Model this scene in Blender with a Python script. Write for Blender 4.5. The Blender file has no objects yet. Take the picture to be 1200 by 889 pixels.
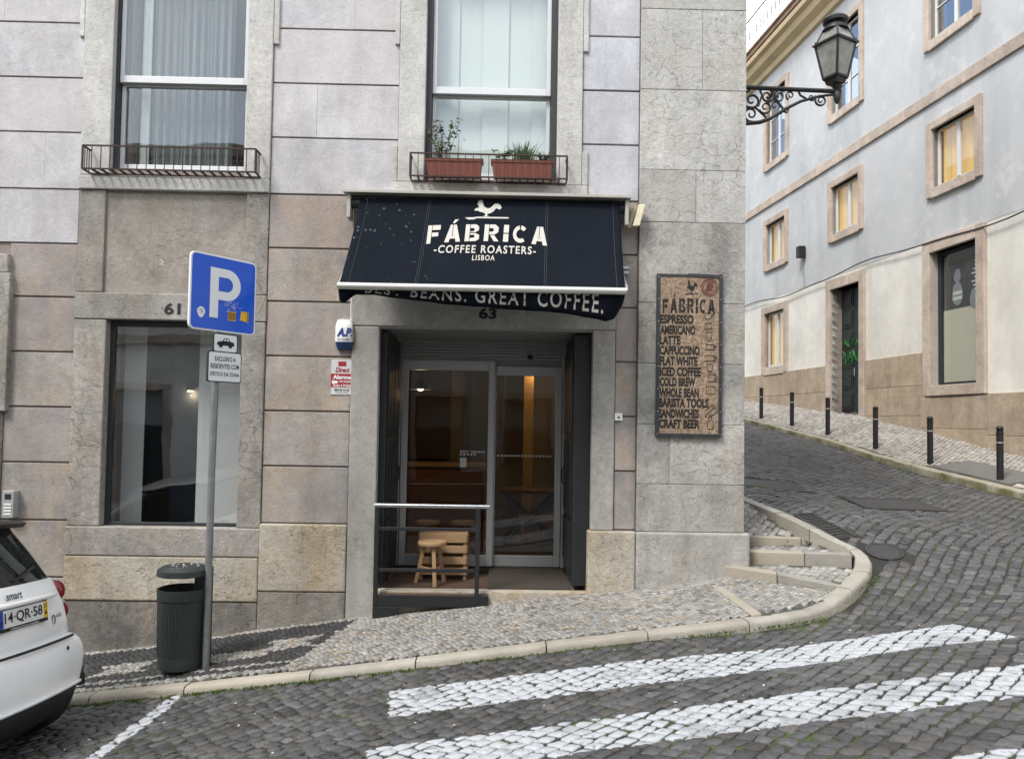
import bpy, math, random
import numpy as np
from mathutils import Vector, Matrix
random.seed(7); RNG = np.random.default_rng(7)
S = bpy.context.scene; COL = S.collection
# ------------------------------------------------------------------ camera
FPX, CX, CY = 900.0, 600.0, 461.0            # photo is 1200 x 889
CAM = np.array([0.0, -8.1, 1.7])
yaw, pit, rol = math.radians(1.0), math.radians(2.1), 0.0165
FW = np.array([math.sin(yaw)*math.cos(pit), math.cos(yaw)*math.cos(pit), math.sin(pit)])
_wr = np.array([math.cos(yaw), -math.sin(yaw), 0.0]); _u0 = np.cross(_wr, FW)
CR = _wr*math.cos(rol) + _u0*math.sin(rol); CU = _u0*math.cos(rol) - _wr*math.sin(rol)
cam = bpy.data.cameras.new('camera'); co = bpy.data.objects.new('camera', cam); COL.objects.link(co)
cam.sensor_fit = 'HORIZONTAL'; cam.sensor_width = 36.0; cam.lens = 36.0*FPX/1200
cam.shift_y = (CY-444.5)/1200; cam.clip_start = 0.05; cam.clip_end = 2000
m = Matrix.Identity(4)
for i in range(3):
    m[i][0], m[i][1], m[i][2], m[i][3] = CR[i], CU[i], -FW[i], CAM[i]
co.matrix_world = m; S.camera = co
# ------------------------------------------------------------------ world, sun, exposure
SUN_EL, SUN_AZ = 54.0, 222.0                  # degrees; azimuth from +Y clockwise: behind the camera, a little left
SKY, CLOUD, SUNP, EXPO = 0.10, 0.93, 1.5, 1.24
W = bpy.data.worlds.new('World'); S.world = W; W.use_nodes = True
nt = W.node_tree; nt.nodes.clear()
o = nt.nodes.new('ShaderNodeOutputWorld'); bg = nt.nodes.new('ShaderNodeBackground')
sk = nt.nodes.new('ShaderNodeTexSky'); sk.sky_type = 'NISHITA'; sk.sun_disc = False
sk.sun_elevation = math.radians(SUN_EL); sk.sun_rotation = math.radians(SUN_AZ)
sk.dust_density = 2.0; sk.air_density = 1.0
tc = nt.nodes.new('ShaderNodeTexCoord'); nz = nt.nodes.new('ShaderNodeTexNoise')
nz.inputs['Scale'].default_value = 1.7; nz.inputs['Detail'].default_value = 6
rp = nt.nodes.new('ShaderNodeValToRGB'); rp.color_ramp.elements[0].position = 0.36; rp.color_ramp.elements[1].position = 0.56
rp.color_ramp.elements[0].color = (0.35, 0.35, 0.35, 1)
mx = nt.nodes.new('ShaderNodeMix'); mx.data_type = 'RGBA'
nt.links.new(tc.outputs['Generated'], nz.inputs['Vector']); nt.links.new(nz.outputs['Fac'], rp.inputs['Fac'])
# a clear blue opening in the cloud, up and to the left ahead
dt = nt.nodes.new('ShaderNodeVectorMath'); dt.operation = 'DOT_PRODUCT'; dt.inputs[1].default_value = (-.52, .70, .49)
r2 = nt.nodes.new('ShaderNodeValToRGB'); r2.color_ramp.elements[0].position = .80; r2.color_ramp.elements[0].color = (1, 1, 1, 1); r2.color_ramp.elements[1].position = .93; r2.color_ramp.elements[1].color = (.08, .08, .08, 1)
mm = nt.nodes.new('ShaderNodeMath'); mm.operation = 'MULTIPLY'
nt.links.new(tc.outputs['Generated'], dt.inputs[0]); nt.links.new(dt.outputs['Value'], r2.inputs['Fac']); nt.links.new(r2.outputs['Color'], mm.inputs[0]); nt.links.new(rp.outputs['Color'], mm.inputs[1])
nt.links.new(mm.outputs[0], mx.inputs['Factor']); nt.links.new(sk.outputs['Color'], mx.inputs['A'])
mx.inputs['B'].default_value = (CLOUD/SKY*.955, CLOUD/SKY*0.985, CLOUD/SKY*1.03, 1)
nt.links.new(mx.outputs['Result'], bg.inputs['Color']); bg.inputs['Strength'].default_value = SKY
nt.links.new(bg.outputs[0], o.inputs[0])
sl = bpy.data.lights.new('sun', 'SUN'); sl.energy = SUNP; sl.angle = math.radians(16); sl.color = (1.0, 0.965, 0.92)
so = bpy.data.objects.new('sun', sl); COL.objects.link(so); so.location = (0, -20, 30)
_a = math.radians(SUN_AZ); _e = math.radians(SUN_EL)
so.rotation_euler = Vector((math.sin(_a)*math.cos(_e), math.cos(_a)*math.cos(_e), math.sin(_e))).to_track_quat('Z', 'Y').to_euler()
vs = S.view_settings; S.display_settings.display_device = 'sRGB'
vs.view_transform = 'Standard'; vs.look = 'None'; vs.exposure = EXPO; vs.gamma = 1.0; vs.use_curve_mapping = False
S.cycles.max_bounces = 8; S.cycles.transparent_max_bounces = 12; S.cycles.caustics_reflective = False; S.cycles.caustics_refractive = False
try:
    S.cycles.use_denoising = True
except Exception: pass
# ------------------------------------------------------------------ pixel -> point on a real plane
def ray(px, py): return (px-CX)/FPX*CR - (py-CY)/FPX*CU + FW
def P(px, py, Y=0.0):
    d = ray(px, py); return CAM + d*((Y-CAM[1])/d[1])
# ------------------------------------------------------------------ object helpers
def tag(o, label=None, cat=None, group=None, kind=None):
    for k, v in (('label', label), ('category', cat), ('group', group), ('kind', kind)):
        if v: o[k] = v
    return o
def thing(name, label, cat, loc=(0, 0, 0), rot=(0, 0, 0), group=None):
    o = bpy.data.objects.new(name, None); COL.objects.link(o); o.location = loc; o.rotation_euler = rot
    o.empty_display_size = 0.1
    o['_o'] = tuple(float(v) for v in loc)
    return tag(o, label, cat, group)
def copy_tree(o, parent=None):
    c = o.copy(); COL.objects.link(c); c.parent = parent
    for ch in list(o.children): copy_tree(ch, c)
    return c
class MB:
    def __init__(s): s.v = []; s.f = []; s.mi = []; s.cm = 0
    def add(s, vs, fs):
        n = len(s.v); s.v.extend([tuple(map(float, p)) for p in vs])
        for f in fs: s.f.append([i+n for i in f]); s.mi.append(s.cm)
        return s
    def box(s, x0, x1, y0, y1, z0, z1):
        return s.add([(x0,y0,z0),(x1,y0,z0),(x1,y1,z0),(x0,y1,z0),(x0,y0,z1),(x1,y0,z1),(x1,y1,z1),(x0,y1,z1)],
                     [(0,3,2,1),(4,5,6,7),(0,1,5,4),(1,2,6,5),(2,3,7,6),(3,0,4,7)])
    def obox(s, o, u, v, w):      # box from corner o with edge vectors u, v, w
        o, u, v, w = map(lambda a: np.array(a, float), (o, u, v, w))
        fs = [(0,3,2,1),(4,5,6,7),(0,1,5,4),(1,2,6,5),(2,3,7,6),(3,0,4,7)]
        if np.dot(np.cross(u, v), w) < 0: fs = [f[::-1] for f in fs]
        return s.add([o,o+u,o+u+v,o+v,o+w,o+u+w,o+u+v+w,o+v+w], fs)
    def bar(s, a, b, w, h=None, up=(0,0,1)):   # square bar between two points
        a, b = np.array(a, float), np.array(b, float); h = h or w
        d = b-a; d = d/np.linalg.norm(d); up = np.array(up, float)
        if abs(d@up) > 0.95: up = np.array((0, 1.0, 0))
        sd = np.cross(d, up); sd /= np.linalg.norm(sd); u2 = np.cross(sd, d)
        return s.obox(a - sd*w/2 - u2*h/2, sd*w, b-a, u2*h)
    def tube(s, pts, r, n=8, caps=True, closed=False):
        pts = [np.array(p, float) for p in pts]; N = len(pts); rs = r if isinstance(r, (list, tuple)) else [r]*N
        prev = None; ring = []
        for i, p in enumerate(pts):
            if closed: t = pts[(i+1) % N]-pts[i-1]
            else: t = pts[min(i+1, N-1)]-pts[max(i-1, 0)]
            t = t/(np.linalg.norm(t)+1e-9)
            if prev is None:
                a = np.array((0,0,1.0)) if abs(t[2]) < .9 else np.array((1.0,0,0)); e = np.cross(t, a)
            else: e = prev - t*(prev@t)
            e /= np.linalg.norm(e)+1e-9; prev = e; g = np.cross(t, e)
            ring.append([p+rs[i]*(math.cos(2*math.pi*k/n)*e+math.sin(2*math.pi*k/n)*g) for k in range(n)])
        vs = [q for rr in ring for q in rr]; fs = []
        for i in range(N if closed else N-1):
            j = (i+1) % N
            for k in range(n): fs.append((i*n+k, i*n+(k+1) % n, j*n+(k+1) % n, j*n+k))
        if caps and not closed: fs.append(tuple(range(n))[::-1]); fs.append(tuple((N-1)*n+k for k in range(n)))
        return s.add(vs, fs)
    def lathe(s, prof, c=(0,0,0), n=20, sx=1.0, sy=1.0):   # prof: (r, z) list
        vs = []; fs = []; N = len(prof)
        for r, z in prof:
            for k in range(n): a = 2*math.pi*k/n; vs.append((c[0]+r*sx*math.cos(a), c[1]+r*sy*math.sin(a), c[2]+z))
        for i in range(N-1):
            for k in range(n): fs.append((i*n+k, i*n+(k+1) % n, (i+1)*n+(k+1) % n, (i+1)*n+k))
        fs.append(tuple(range(n))[::-1]); fs.append(tuple((N-1)*n+k for k in range(n)))
        return s.add(vs, fs)
    def poly(s, pts, off=(0,0,0)):             # extruded polygon: pts 3D in order, off = thickness vector (back side)
        n = len(pts); off = np.array(off, float); vs = [np.array(p, float) for p in pts]
        fs = [tuple(range(n))]
        if np.linalg.norm(off) > 0:
            vs = vs+[p+off for p in vs]; fs.append(tuple(range(n, 2*n))[::-1])
            fs += [(i, i+n, (i+1) % n+n, (i+1) % n) for i in range(n)]
        return s.add(vs, fs)
    def loft(s, rings, cap0=True, cap1=True):
        n = len(rings[0]); vs = [p for r in rings for p in r]; fs = []
        for i in range(len(rings)-1):
            for k in range(n): fs.append((i*n+k, i*n+(k+1) % n, (i+1)*n+(k+1) % n, (i+1)*n+k))
        if cap0: fs.append(tuple(range(n))[::-1])
        if cap1: fs.append(tuple((len(rings)-1)*n+k for k in range(n)))
        return s.add(vs, fs)
    def build(s, name, mat, parent=None, smooth=False, bevel=0.0, seg=2, label=None, angle=40):
        me = bpy.data.meshes.new(name)
        L = np.zeros(3); p = parent
        while p is not None:
            if '_o' in p: L = L+np.array(p['_o'])
            p = p.parent
        me.from_pydata([(a[0]-L[0], a[1]-L[1], a[2]-L[2]) for a in s.v], [], s.f)
        ms = mat if isinstance(mat, (list, tuple)) else [mat]
        for q in ms: me.materials.append(q)
        if len(ms) > 1: me.polygons.foreach_set('material_index', s.mi)
        if smooth:
            me.polygons.foreach_set('use_smooth', [True]*len(me.polygons))
            try: me.set_sharp_from_angle(angle=math.radians(angle))
            except Exception: pass
        me.update()
        o = bpy.data.objects.new(name, me); COL.objects.link(o)
        if parent is not None: o.parent = parent
        if bevel > 0:
            b = o.modifiers.new('bevel', 'BEVEL'); b.width = bevel; b.segments = seg; b.limit_method = 'ANGLE'; b.angle_limit = math.radians(35)
        if label: o['label'] = label
        return o
_tc = {}
def text_geo(t, bold=0.0, res=3, sp=1.0):
    k = (t, bold, res, sp)
    if k in _tc: return _tc[k]
    cu = bpy.data.curves.new('t', 'FONT'); cu.body = t; cu.offset = bold; cu.resolution_u = res; cu.space_character = sp
    ob = bpy.data.objects.new('t', cu); COL.objects.link(ob); dg = bpy.context.evaluated_depsgraph_get(); dg.update()
    me = ob.evaluated_get(dg).to_mesh()
    v = np.array([tuple(q.co)[:2] for q in me.vertices]); f = [tuple(p.vertices) for p in me.polygons]
    ob.evaluated_get(dg).to_mesh_clear(); bpy.data.objects.remove(ob); bpy.data.curves.remove(cu)
    v = v-v.min(0); _tc[k] = (v, f, v.max(0)); return _tc[k]
def text(mb, t, o, u, v, w, h, bold=0.0, warp=None):
    """letters of t fitted into the w x h rectangle at o (lower left), along unit vectors u, v"""
    g, f, mx_ = text_geo(t, bold); o, u, v = np.array(o, float), np.array(u, float), np.array(v, float)
    q = g/mx_*np.array((w, h))
    if warp: q = np.array([warp(a, b) for a, b in q])
    return mb.add([o+u*a+v*b for a, b in q], f)
# ------------------------------------------------------------------ materials
class NT:
    def __init__(s, name):
        s.m = bpy.data.materials.new(name); s.m.use_nodes = True; s.t = s.m.node_tree; s.t.nodes.clear()
        s.out = s.n('ShaderNodeOutputMaterial'); s.b = s.n('ShaderNodeBsdfPrincipled'); s.l(s.b.outputs[0], s.out.inputs[0])
        s._c = None
    def n(s, t): return s.t.nodes.new(t)
    def l(s, a, b): s.t.links.new(a, b)
    def set(s, inp, v):
        if hasattr(v, 'is_linked') or hasattr(v, 'links'): s.l(v, inp)
        else: inp.default_value = v
    def co(s):
        if s._c is None: s._c = s.n('ShaderNodeTexCoord').outputs['Object']
        return s._c
    def map(s, sc=(1,1,1), loc=(0,0,0), rot=(0,0,0), vec=None):
        q = s.n('ShaderNodeMapping'); s.l(vec or s.co(), q.inputs[0]); q.inputs['Scale'].default_value = sc
        q.inputs['Location'].default_value = loc; q.inputs['Rotation'].default_value = rot; return q.outputs[0]
    def noise(s, sc, det=4, rough=.55, vec=None, dist=0.0):
        q = s.n('ShaderNodeTexNoise'); s.l(vec or s.co(), q.inputs['Vector']); q.inputs['Scale'].default_value = sc
        q.inputs['Detail'].default_value = det; q.inputs['Roughness'].default_value = rough; q.inputs['Distortion'].default_value = dist
        return q.outputs['Fac']
    def vor(s, sc, vec=None, feat='F1', out='Distance'):
        q = s.n('ShaderNodeTexVoronoi'); q.feature = feat; s.l(vec or s.co(), q.inputs['Vector']); q.inputs['Scale'].default_value = sc
        return q.outputs[out]
    def ramp(s, f, stops):
        q = s.n('ShaderNodeValToRGB'); s.l(f, q.inputs[0]); e = q.color_ramp.elements
        while len(e) < len(stops): e.new(0.5)
        for a, (p, c) in zip(e, stops):
            a.position = p; a.color = (c, c, c, 1) if not isinstance(c, (tuple, list)) else (*c[:3], 1)
        return q.outputs[0]
    def mix(s, f, a, b, mode='MIX'):
        q = s.n('ShaderNodeMix'); q.data_type = 'RGBA'; q.blend_type = mode
        s.set(q.inputs['Factor'], f)
        for i, v in (('A', a), ('B', b)):
            if isinstance(v, (int, float)): v = (v, v, v)
            if isinstance(v, (tuple, list)): v = (*v[:3], 1)
            s.set(q.inputs[i], v)
        return q.outputs['Result']
    def math(s, op, a, b=0.5, clamp=False):
        q = s.n('ShaderNodeMath'); q.operation = op; q.use_clamp = clamp; s.set(q.inputs[0], a); s.set(q.inputs[1], b); return q.outputs[0]
    def xyz(s, vec=None):
        q = s.n('ShaderNodeSeparateXYZ'); s.l(vec or s.co(), q.inputs[0]); return q.outputs
    def island(s): return s.n('ShaderNodeNewGeometry').outputs['Random Per Island']
    def bump(s, h, st=.3, d=.01, nrm=None):
        q = s.n('ShaderNodeBump'); q.inputs['Strength'].default_value = st; q.inputs['Distance'].default_value = d; s.l(h, q.inputs['Height'])
        if nrm: s.l(nrm, q.inputs['Normal'])
        return q.outputs[0]
    def done(s, col=None, rough=.8, metal=0.0, nrm=None, spec=None):
        if col is not None:
            if isinstance(col, (tuple, list)): col = (*col[:3], 1)
            s.set(s.b.inputs['Base Color'], col)
        s.set(s.b.inputs['Roughness'], rough); s.set(s.b.inputs['Metallic'], metal)
        if spec is not None: s.b.inputs['Specular IOR Level'].default_value = spec
        if nrm: s.l(nrm, s.b.inputs['Normal'])
        return s.m
def plain(name, c, rough=.6, metal=0.0, var=.12, sc=9.0, bump=0.0, spec=None, grime=0.0):
    k = NT(name); n1 = k.noise(sc, 5); col = k.mix(n1, tuple(v*(1-var) for v in c), tuple(min(1, v*(1+var)) for v in c))
    if grime: col = k.mix(k.math('MULTIPLY', k.ramp(k.noise(sc*.6, 7, .7), [(.45, 0), (.75, 1)]), grime), col, tuple(v*.45 for v in c))
    r = k.math('ADD', k.math('MULTIPLY', n1, .2), rough-.1)
    return k.done(col, r, metal, k.bump(k.noise(sc*8, 3), .3, bump) if bump else None, spec)
def stone(name, c1, c2, stain=None, amt=.5, st_sc=.9, pit=.4, pit_sc=30.0, bump=.5, isl=.12, isl_c=None, streak=.15, big=1.1, rough=.85, chip=0.0, crack=0.0, mot=.5, mot_sc=17.0):
    k = NT(name); n1 = k.ramp(k.noise(big, 8, .62), [(.32, 0), (.68, 1)])
    col = k.mix(n1, c1, c2)
    if stain:
        r = k.island(); off = k.n('ShaderNodeCombineXYZ'); k.l(k.math('MULTIPLY', r, 40.0), off.inputs[0]); k.l(k.math('MULTIPLY', r, 17.0), off.inputs[2])
        va = k.n('ShaderNodeVectorMath'); va.operation = 'ADD'; k.l(k.map((1, 1, .75)), va.inputs[0]); k.l(off.outputs[0], va.inputs[1])
        for i, sc_ in enumerate(stain):
            q = k.ramp(k.noise(st_sc*(1+.45*i), 9, .66, va.outputs[0], .3), [(.44+.05*i, 0), (.66+.03*i, 1)])
            col = k.mix(k.math('MULTIPLY', q, amt), col, sc_)
            if i == 0 and len(stain) > 1:
                vb = k.n('ShaderNodeVectorMath'); vb.operation = 'ADD'; k.l(va.outputs[0], vb.inputs[0]); vb.inputs[1].default_value = (7, 3, 11); va = vb
    col = k.mix(.5, col, k.mix(k.ramp(k.noise(4.3, 10, .72, None, .4), [(.36, 0), (.64, 1)]), .74, 1.14), 'MULTIPLY')
    if streak:
        sn = k.noise(5.0, 5, .6, k.map((1, 1, .12))); col = k.mix(streak, col, k.mix(k.ramp(sn, [(.3, 0), (.7, 1)]), .35, 1.0), 'MULTIPLY')
    mo = k.ramp(k.noise(mot_sc, 7, .74), [(.30, 0), (.62, 1)]); mv = k.math('MULTIPLY', k.ramp(k.noise(1.15, 5, .6, k.map((1, 1, 1), (5, 2, 3))), [(.34, .35), (.62, 1)]), k.math('ADD', k.math('MULTIPLY', k.math('FRACT', k.math('MULTIPLY', k.island(), 13.7)), .55), .5)); col = k.mix(k.math('MULTIPLY', mv, mot, True), col, k.mix(mo, (.50,.46,.41), (1.13,1.13,1.13)), 'MULTIPLY')
    fine = k.noise(70, 6, .75); col = k.mix(.55, col, k.mix(k.ramp(fine, [(.32, 0), (.68, 1)]), .62, 1.18), 'MULTIPLY')
    h = k.math('ADD', k.math('MULTIPLY', mo, .4), k.math('MULTIPLY', fine, .5))
    if pit:
        pv = k.map((1, 1, 1)); pd = k.vor(pit_sc, pv); msk = k.ramp(k.noise(3.2, 6, .6), [(.42, 0), (.62, 1)])
        worm = k.ramp(k.noise(pit_sc*1.1, 5, .6, None, 1.2), [(.33, 1), (.41, 0)])
        pm = k.math('MULTIPLY', k.math('MAXIMUM', k.ramp(pd, [(.06, 1), (.16, 0)]), worm), k.math('ADD', k.math('MULTIPLY', msk, .75), .25))
        col = k.mix(k.math('MULTIPLY', pm, pit), col, tuple(v*.42 for v in c1))
        h = k.math('SUBTRACT', h, k.math('MULTIPLY', pm, .8))
    if crack:
        wv = k.n('ShaderNodeVectorMath'); wv.operation = 'ADD'; nn = k.n('ShaderNodeTexNoise'); k.l(k.co(), nn.inputs['Vector']); nn.inputs['Scale'].default_value = 2.5; nn.inputs['Detail'].default_value = 7
        sv = k.n('ShaderNodeVectorMath'); sv.operation = 'SCALE'; k.l(nn.outputs['Color'], sv.inputs[0]); sv.inputs['Scale'].default_value = .55; k.l(k.map((1, 1, 1.6)), wv.inputs[0]); k.l(sv.outputs[0], wv.inputs[1])
        ed = k.vor(2.6, wv.outputs[0], 'DISTANCE_TO_EDGE'); ck = k.math('MULTIPLY', k.ramp(ed, [(.002, 1), (.012, 0)]), k.ramp(k.noise(1.7, 5, .6), [(.46, 0), (.58, 1)]))
        col = k.mix(k.math('MULTIPLY', ck, crack), col, tuple(v*.3 for v in c1)); h = k.math('SUBTRACT', h, ck)
    if chip:
        cm = k.ramp(k.noise(2.6, 9, .72), [(.66, 0), (.70, 1)]); col = k.mix(k.math('MULTIPLY', cm, chip), col, tuple(min(1, v*1.45) for v in c2))
    if isl:
        r = k.island(); col = k.mix(1.0, col, k.mix(r, 1-isl, 1+isl), 'MULTIPLY')
        if isl_c:
            r2 = k.math('FRACT', k.math('MULTIPLY', r, 7.31)); col = k.mix(k.math('MULTIPLY', r2, .65), col, k.mix(.6, col, isl_c))
    return k.done(col, rough, 0, k.bump(h, bump, .012))
def glass(name, tint=(1, 1, 1), f0=.08, gl=(.9, .95, 1.0), dirt=0.0, ior=1.6, trans=1.0):
    k = NT(name); tr = k.n('ShaderNodeBsdfTransparent'); tr.inputs[0].default_value = (*[v*trans for v in tint], 1)
    g = k.n('ShaderNodeBsdfGlossy'); g.inputs['Roughness'].default_value = .015; g.inputs[0].default_value = (*gl, 1)
    wob = k.bump(k.noise(1.3, 2), .25, .01); k.l(wob, g.inputs['Normal'])
    fr = k.n('ShaderNodeFresnel'); gm = k.n('ShaderNodeNewGeometry')      # same reflectance from both faces of a thin pane
    k.l(k.math('ADD', k.math('MULTIPLY', gm.outputs['Backfacing'], 1/ior-ior), ior), fr.inputs[0])
    fac = k.math('ADD', fr.outputs[0], f0-.04, True); ms = k.n('ShaderNodeMixShader')
    k.l(fac, ms.inputs[0]); k.l(tr.outputs[0], ms.inputs[1]); k.l(g.outputs[0], ms.inputs[2]); last = ms.outputs[0]
    if dirt:
        df = k.n('ShaderNodeBsdfDiffuse'); df.inputs[0].default_value = (.5, .5, .47, 1); m2 = k.n('ShaderNodeMixShader')
        k.l(k.math('MULTIPLY', k.ramp(k.noise(5, 6), [(.3, .3), (.7, 1)]), dirt), m2.inputs[0]); k.l(last, m2.inputs[1]); k.l(df.outputs[0], m2.inputs[2]); last = m2.outputs[0]
    k.l(last, k.out.inputs[0]); return k.m
def emit(name, c, s):
    k = NT(name); e = k.n('ShaderNodeEmission'); e.inputs[0].default_value = (*c, 1); e.inputs[1].default_value = s; k.l(e.outputs[0], k.out.inputs[0]); return k.m
M = {}
M['ashlar_pale'] = stone('pale ashlar', (.53,.52,.535), (.63,.62,.63), [(.50,.455,.44),(.40,.41,.435)], .5, 1.3, .15, 26, .4, .06, (.58,.53,.53), .25, mot=.22)
M['ashlar_blue'] = stone('blue grey ashlar', (.50,.51,.55), (.60,.61,.64), [(.56,.53,.53),(.44,.46,.50)], .4, .8, .08, 26, .25, .05, None, .25, mot=.16)
M['ashlar_low'] = stone('stained ashlar', (.335,.31,.285), (.455,.42,.39), [(.47,.36,.255),(.235,.24,.25)], .72, 1.7, .25, 24, .5, .08, (.36,.29,.27), .3, mot=.42)
M['lioz'] = stone('lioz frame stone', (.54,.53,.50), (.66,.65,.62), [(.38,.36,.32)], .4, 1.3, .42, 30, .6, .06, None, .15, mot=.5)
M['lioz_low'] = stone('weathered frame stone', (.36,.335,.30), (.48,.455,.415), [(.20,.185,.165),(.44,.38,.30)], .7, 1.6, .5, 24, .8, .08, None, .3, crack=.22, mot=.7)
M['panel'] = stone('rendered panel', (.33,.295,.25), (.42,.375,.325), [(.42,.39,.36),(.23,.20,.17)], .65, 1.8, .3, 18, .5, 0, None, .25, chip=.6, crack=.15, mot=.45)
M['plinth'] = stone('rough plinth stone', (.47,.415,.325), (.60,.55,.46), [(.40,.29,.15),(.48,.46,.42)], .6, 2.2, .65, 17, 1.0, .08, None, .1, mot=.9)
M['base'] = stone('base course stone', (.25,.23,.20), (.40,.37,.32), [(.13,.125,.12),(.38,.32,.25)], .75, 1.8, .5, 16, 1.0, .05, None, .35, mot=.75)
M['quoin'] = stone('corner stone', (.53,.52,.49), (.65,.64,.61), [(.33,.325,.30),(.50,.46,.38)], .65, 1.3, .5, 26, .8, .08, (.43,.42,.40), .25, crack=.22, mot=.6)
M['quoin_low'] = stone('lower corner stone', (.44,.425,.39), (.58,.565,.525), [(.23,.225,.215),(.43,.38,.30)], .7, 1.5, .4, 22, .8, .08, None, .3, crack=.22, mot=.7)
M['joint'] = plain('mortar joint', (.24,.205,.185), .95, 0, .25, 6)
M['door_jamb'] = stone('door jamb stone', (.39,.375,.345), (.50,.485,.45), [(.27,.26,.235),(.45,.40,.32)], .5, 1.2, .3, 22, .5, .05, None, .25, mot=.5)
M['white_frame'] = plain('white aluminium', (.63,.64,.65), .4, 0, .05)
M['dark_frame'] = plain('dark painted reveal', (.025,.027,.03), .55, 0, .2)
M['black_metal'] = plain('black painted iron', (.012,.013,.014), .5, 0, .3, 20, .002)
M['rust_iron'] = plain('rusty iron', (.045,.028,.022), .75, .2, .4, 25, .002)
M['steel'] = plain('brushed steel', (.55,.56,.57), .3, 1.0, .1, 30)
M['alu'] = plain('grey aluminium', (.42,.43,.43), .4, .35, .08, 12)
M['alu_dull'] = plain('dull shutter aluminium', (.33,.33,.33), .5, .3, .1, 12)
M['green_door'] = plain('dark green painted shutter', (.012,.015,.016), .5, 0, .25, 7)
M['room'] = plain('dark room paint', (.06,.07,.085), .9)
M['glass'] = glass('window glass', (.95,.965,.955), .06)
M['glass_shop'] = glass('shop glass', (.91,.92,.92), .09, (.92,.95,.97))
M['glass_door'] = glass('door glass', (.90,.88,.84), .03, ior=1.5)
M['curtain'] = plain('grey sheer curtain', (.185,.205,.215), .9, 0, .06)
M['blind'] = plain('pale panel curtain', (.72,.765,.745), .85, 0, .03)
M['white_paint'] = plain('white paint', (.78,.78,.76), .55, 0, .05)
M['black_ink'] = plain('black paint', (.014,.012,.011), .8, 0, .2)
# ------------------------------------------------------------------ terrain: one smooth sloping surface through real street levels
def Dp(px, py, d): r = ray(px, py); return CAM + r*(d/r[1])
class TPS:
    def __init__(s, pts, lam=.002):
        p = np.array(pts, float); s.p = p[:, :2]; n = len(p)
        K = s.k(np.linalg.norm(s.p[:, None]-s.p[None], axis=2)) + lam*np.eye(n)
        A = np.hstack([np.ones((n, 1)), s.p]); Z = np.zeros((3, 3))
        s.w = np.linalg.solve(np.block([[K, A], [A.T, Z]]), np.concatenate([p[:, 2], np.zeros(3)]))
    def k(s, r): return r*r*np.log(np.maximum(r, 1e-6))
    def __call__(s, x, y):
        q = np.stack([np.atleast_1d(x), np.atleast_1d(y)], 1).astype(float); out = np.empty(len(q))
        for i in range(0, len(q), 20000):
            c = q[i:i+20000]; R = np.linalg.norm(c[:, None]-s.p[None], axis=2)
            out[i:i+20000] = s.k(R)@s.w[:-3] + s.w[-3] + c@s.w[-2:]
        return out
KERB0 = [(-12,-1.05,-1.84), (-9,-1.1,-1.45), (-6,-1.2,-1.055), (-3.53,-1.32,-.735), (-1.29,-1.5,-.42), (.4,-1.5,-.2), (1.32,-1.47,-.09), (2.09,-1.38,-.02)] + \
    [tuple(Dp(*q)) for q in ((960,715,6.9), (1000,690,7.1), (1022,662,7.5), (1012,645,7.75), (985,632,7.95), (940,608,8.4), (878,583,9.3))] + \
    [(2.8,4,1.13), (2.45,8,1.57), (2.05,12.5,2.06), (1.7,17,2.55)]
def catmull(pts, step=.06):
    p = [np.array(q, float) for q in pts]; p = [2*p[0]-p[1]]+p+[2*p[-1]-p[-2]]; out = []
    for i in range(1, len(p)-2):
        a, b, c, d = p[i-1:i+3]; n = max(2, int(np.linalg.norm(c-b)/step))
        # centripetal-ish: scale tangents by segment length
        lb = np.linalg.norm(c-b); t1 = (c-a)/(np.linalg.norm(b-a)+lb)*lb; t2 = (d-b)/(lb+np.linalg.norm(d-c))*lb
        for j in range(n):
            t = j/n; h = (2*t**3-3*t*t+1, t**3-2*t*t+t, -2*t**3+3*t*t, t**3-t*t); out.append(h[0]*b+h[1]*t1+h[2]*c+h[3]*t2)
    out.append(p[-2]); return np.array(out)
KERB = catmull(KERB0)
_t = np.gradient(KERB[:, :2], axis=0); _t /= np.linalg.norm(_t, axis=1)[:, None]; KN = np.stack([-_t[:, 1], _t[:, 0]], 1)   # towards the pavement
KIN = KERB.copy(); KIN[:, :2] += KN*.15
def okx(Y): return 7.204-.085*(Y-2.4)          # kerb line across the side street
def okz(Y): return np.interp(Y, [-6, -3, 2.4, 5.34, 7.67, 11.8, 15.6, 19], [.45, .5, .863, 1.135, 1.45, 1.889, 2.29, 2.65])
def ofx(Y): return 8.8-.088*(Y-2.4)            # house front across the side street
def ofz(Y): return np.interp(Y, [-6, 0, 4.64, 6.48, 9.1, 15.6, 19], [.65, .85, 1.31, 1.606, 1.965, 2.51, 2.9])
pl = lambda x, y: .25-.092*(y+8.1)+.130*x
RP = [(x, y, pl(x, y)) for x in (-9, -5, -2, 1, 3) for y in (-9.5, -6, -3.6, -2.3)] + [(5.5, y, .25-.085*(y+8.1)+.115*5.5) for y in (-9.5, -6.5)] + [(8, -9, .9)]
i0 = np.linspace(0, len(KERB)-1, 46).astype(int)
RP += [(KERB[i, 0]-KN[i, 0]*.03, KERB[i, 1]-KN[i, 1]*.03, KERB[i, 2]-(.055 if KERB[i, 0] < 1.5 and KERB[i, 1] < 0 else .085)) for i in i0]
RP += [(okx(y), y, okz(y)-.1) for y in (-.5, 1.2, 2.4, 5.3, 7.7, 11.8, 15.6)] + [(4.6, 1.85, .716)]
zroad = TPS(RP, .01)
PW = [(-12,-1.72), (-9,-1.33), (-6,-.95), (-4.177,-.732), (-3.349,-.635), (-2.475,-.485), (-1.508,-.351), (-.3,-.2), (.98,-.064), (1.473,-.014), (2.0,.07), (2.45,.15)]
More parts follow.
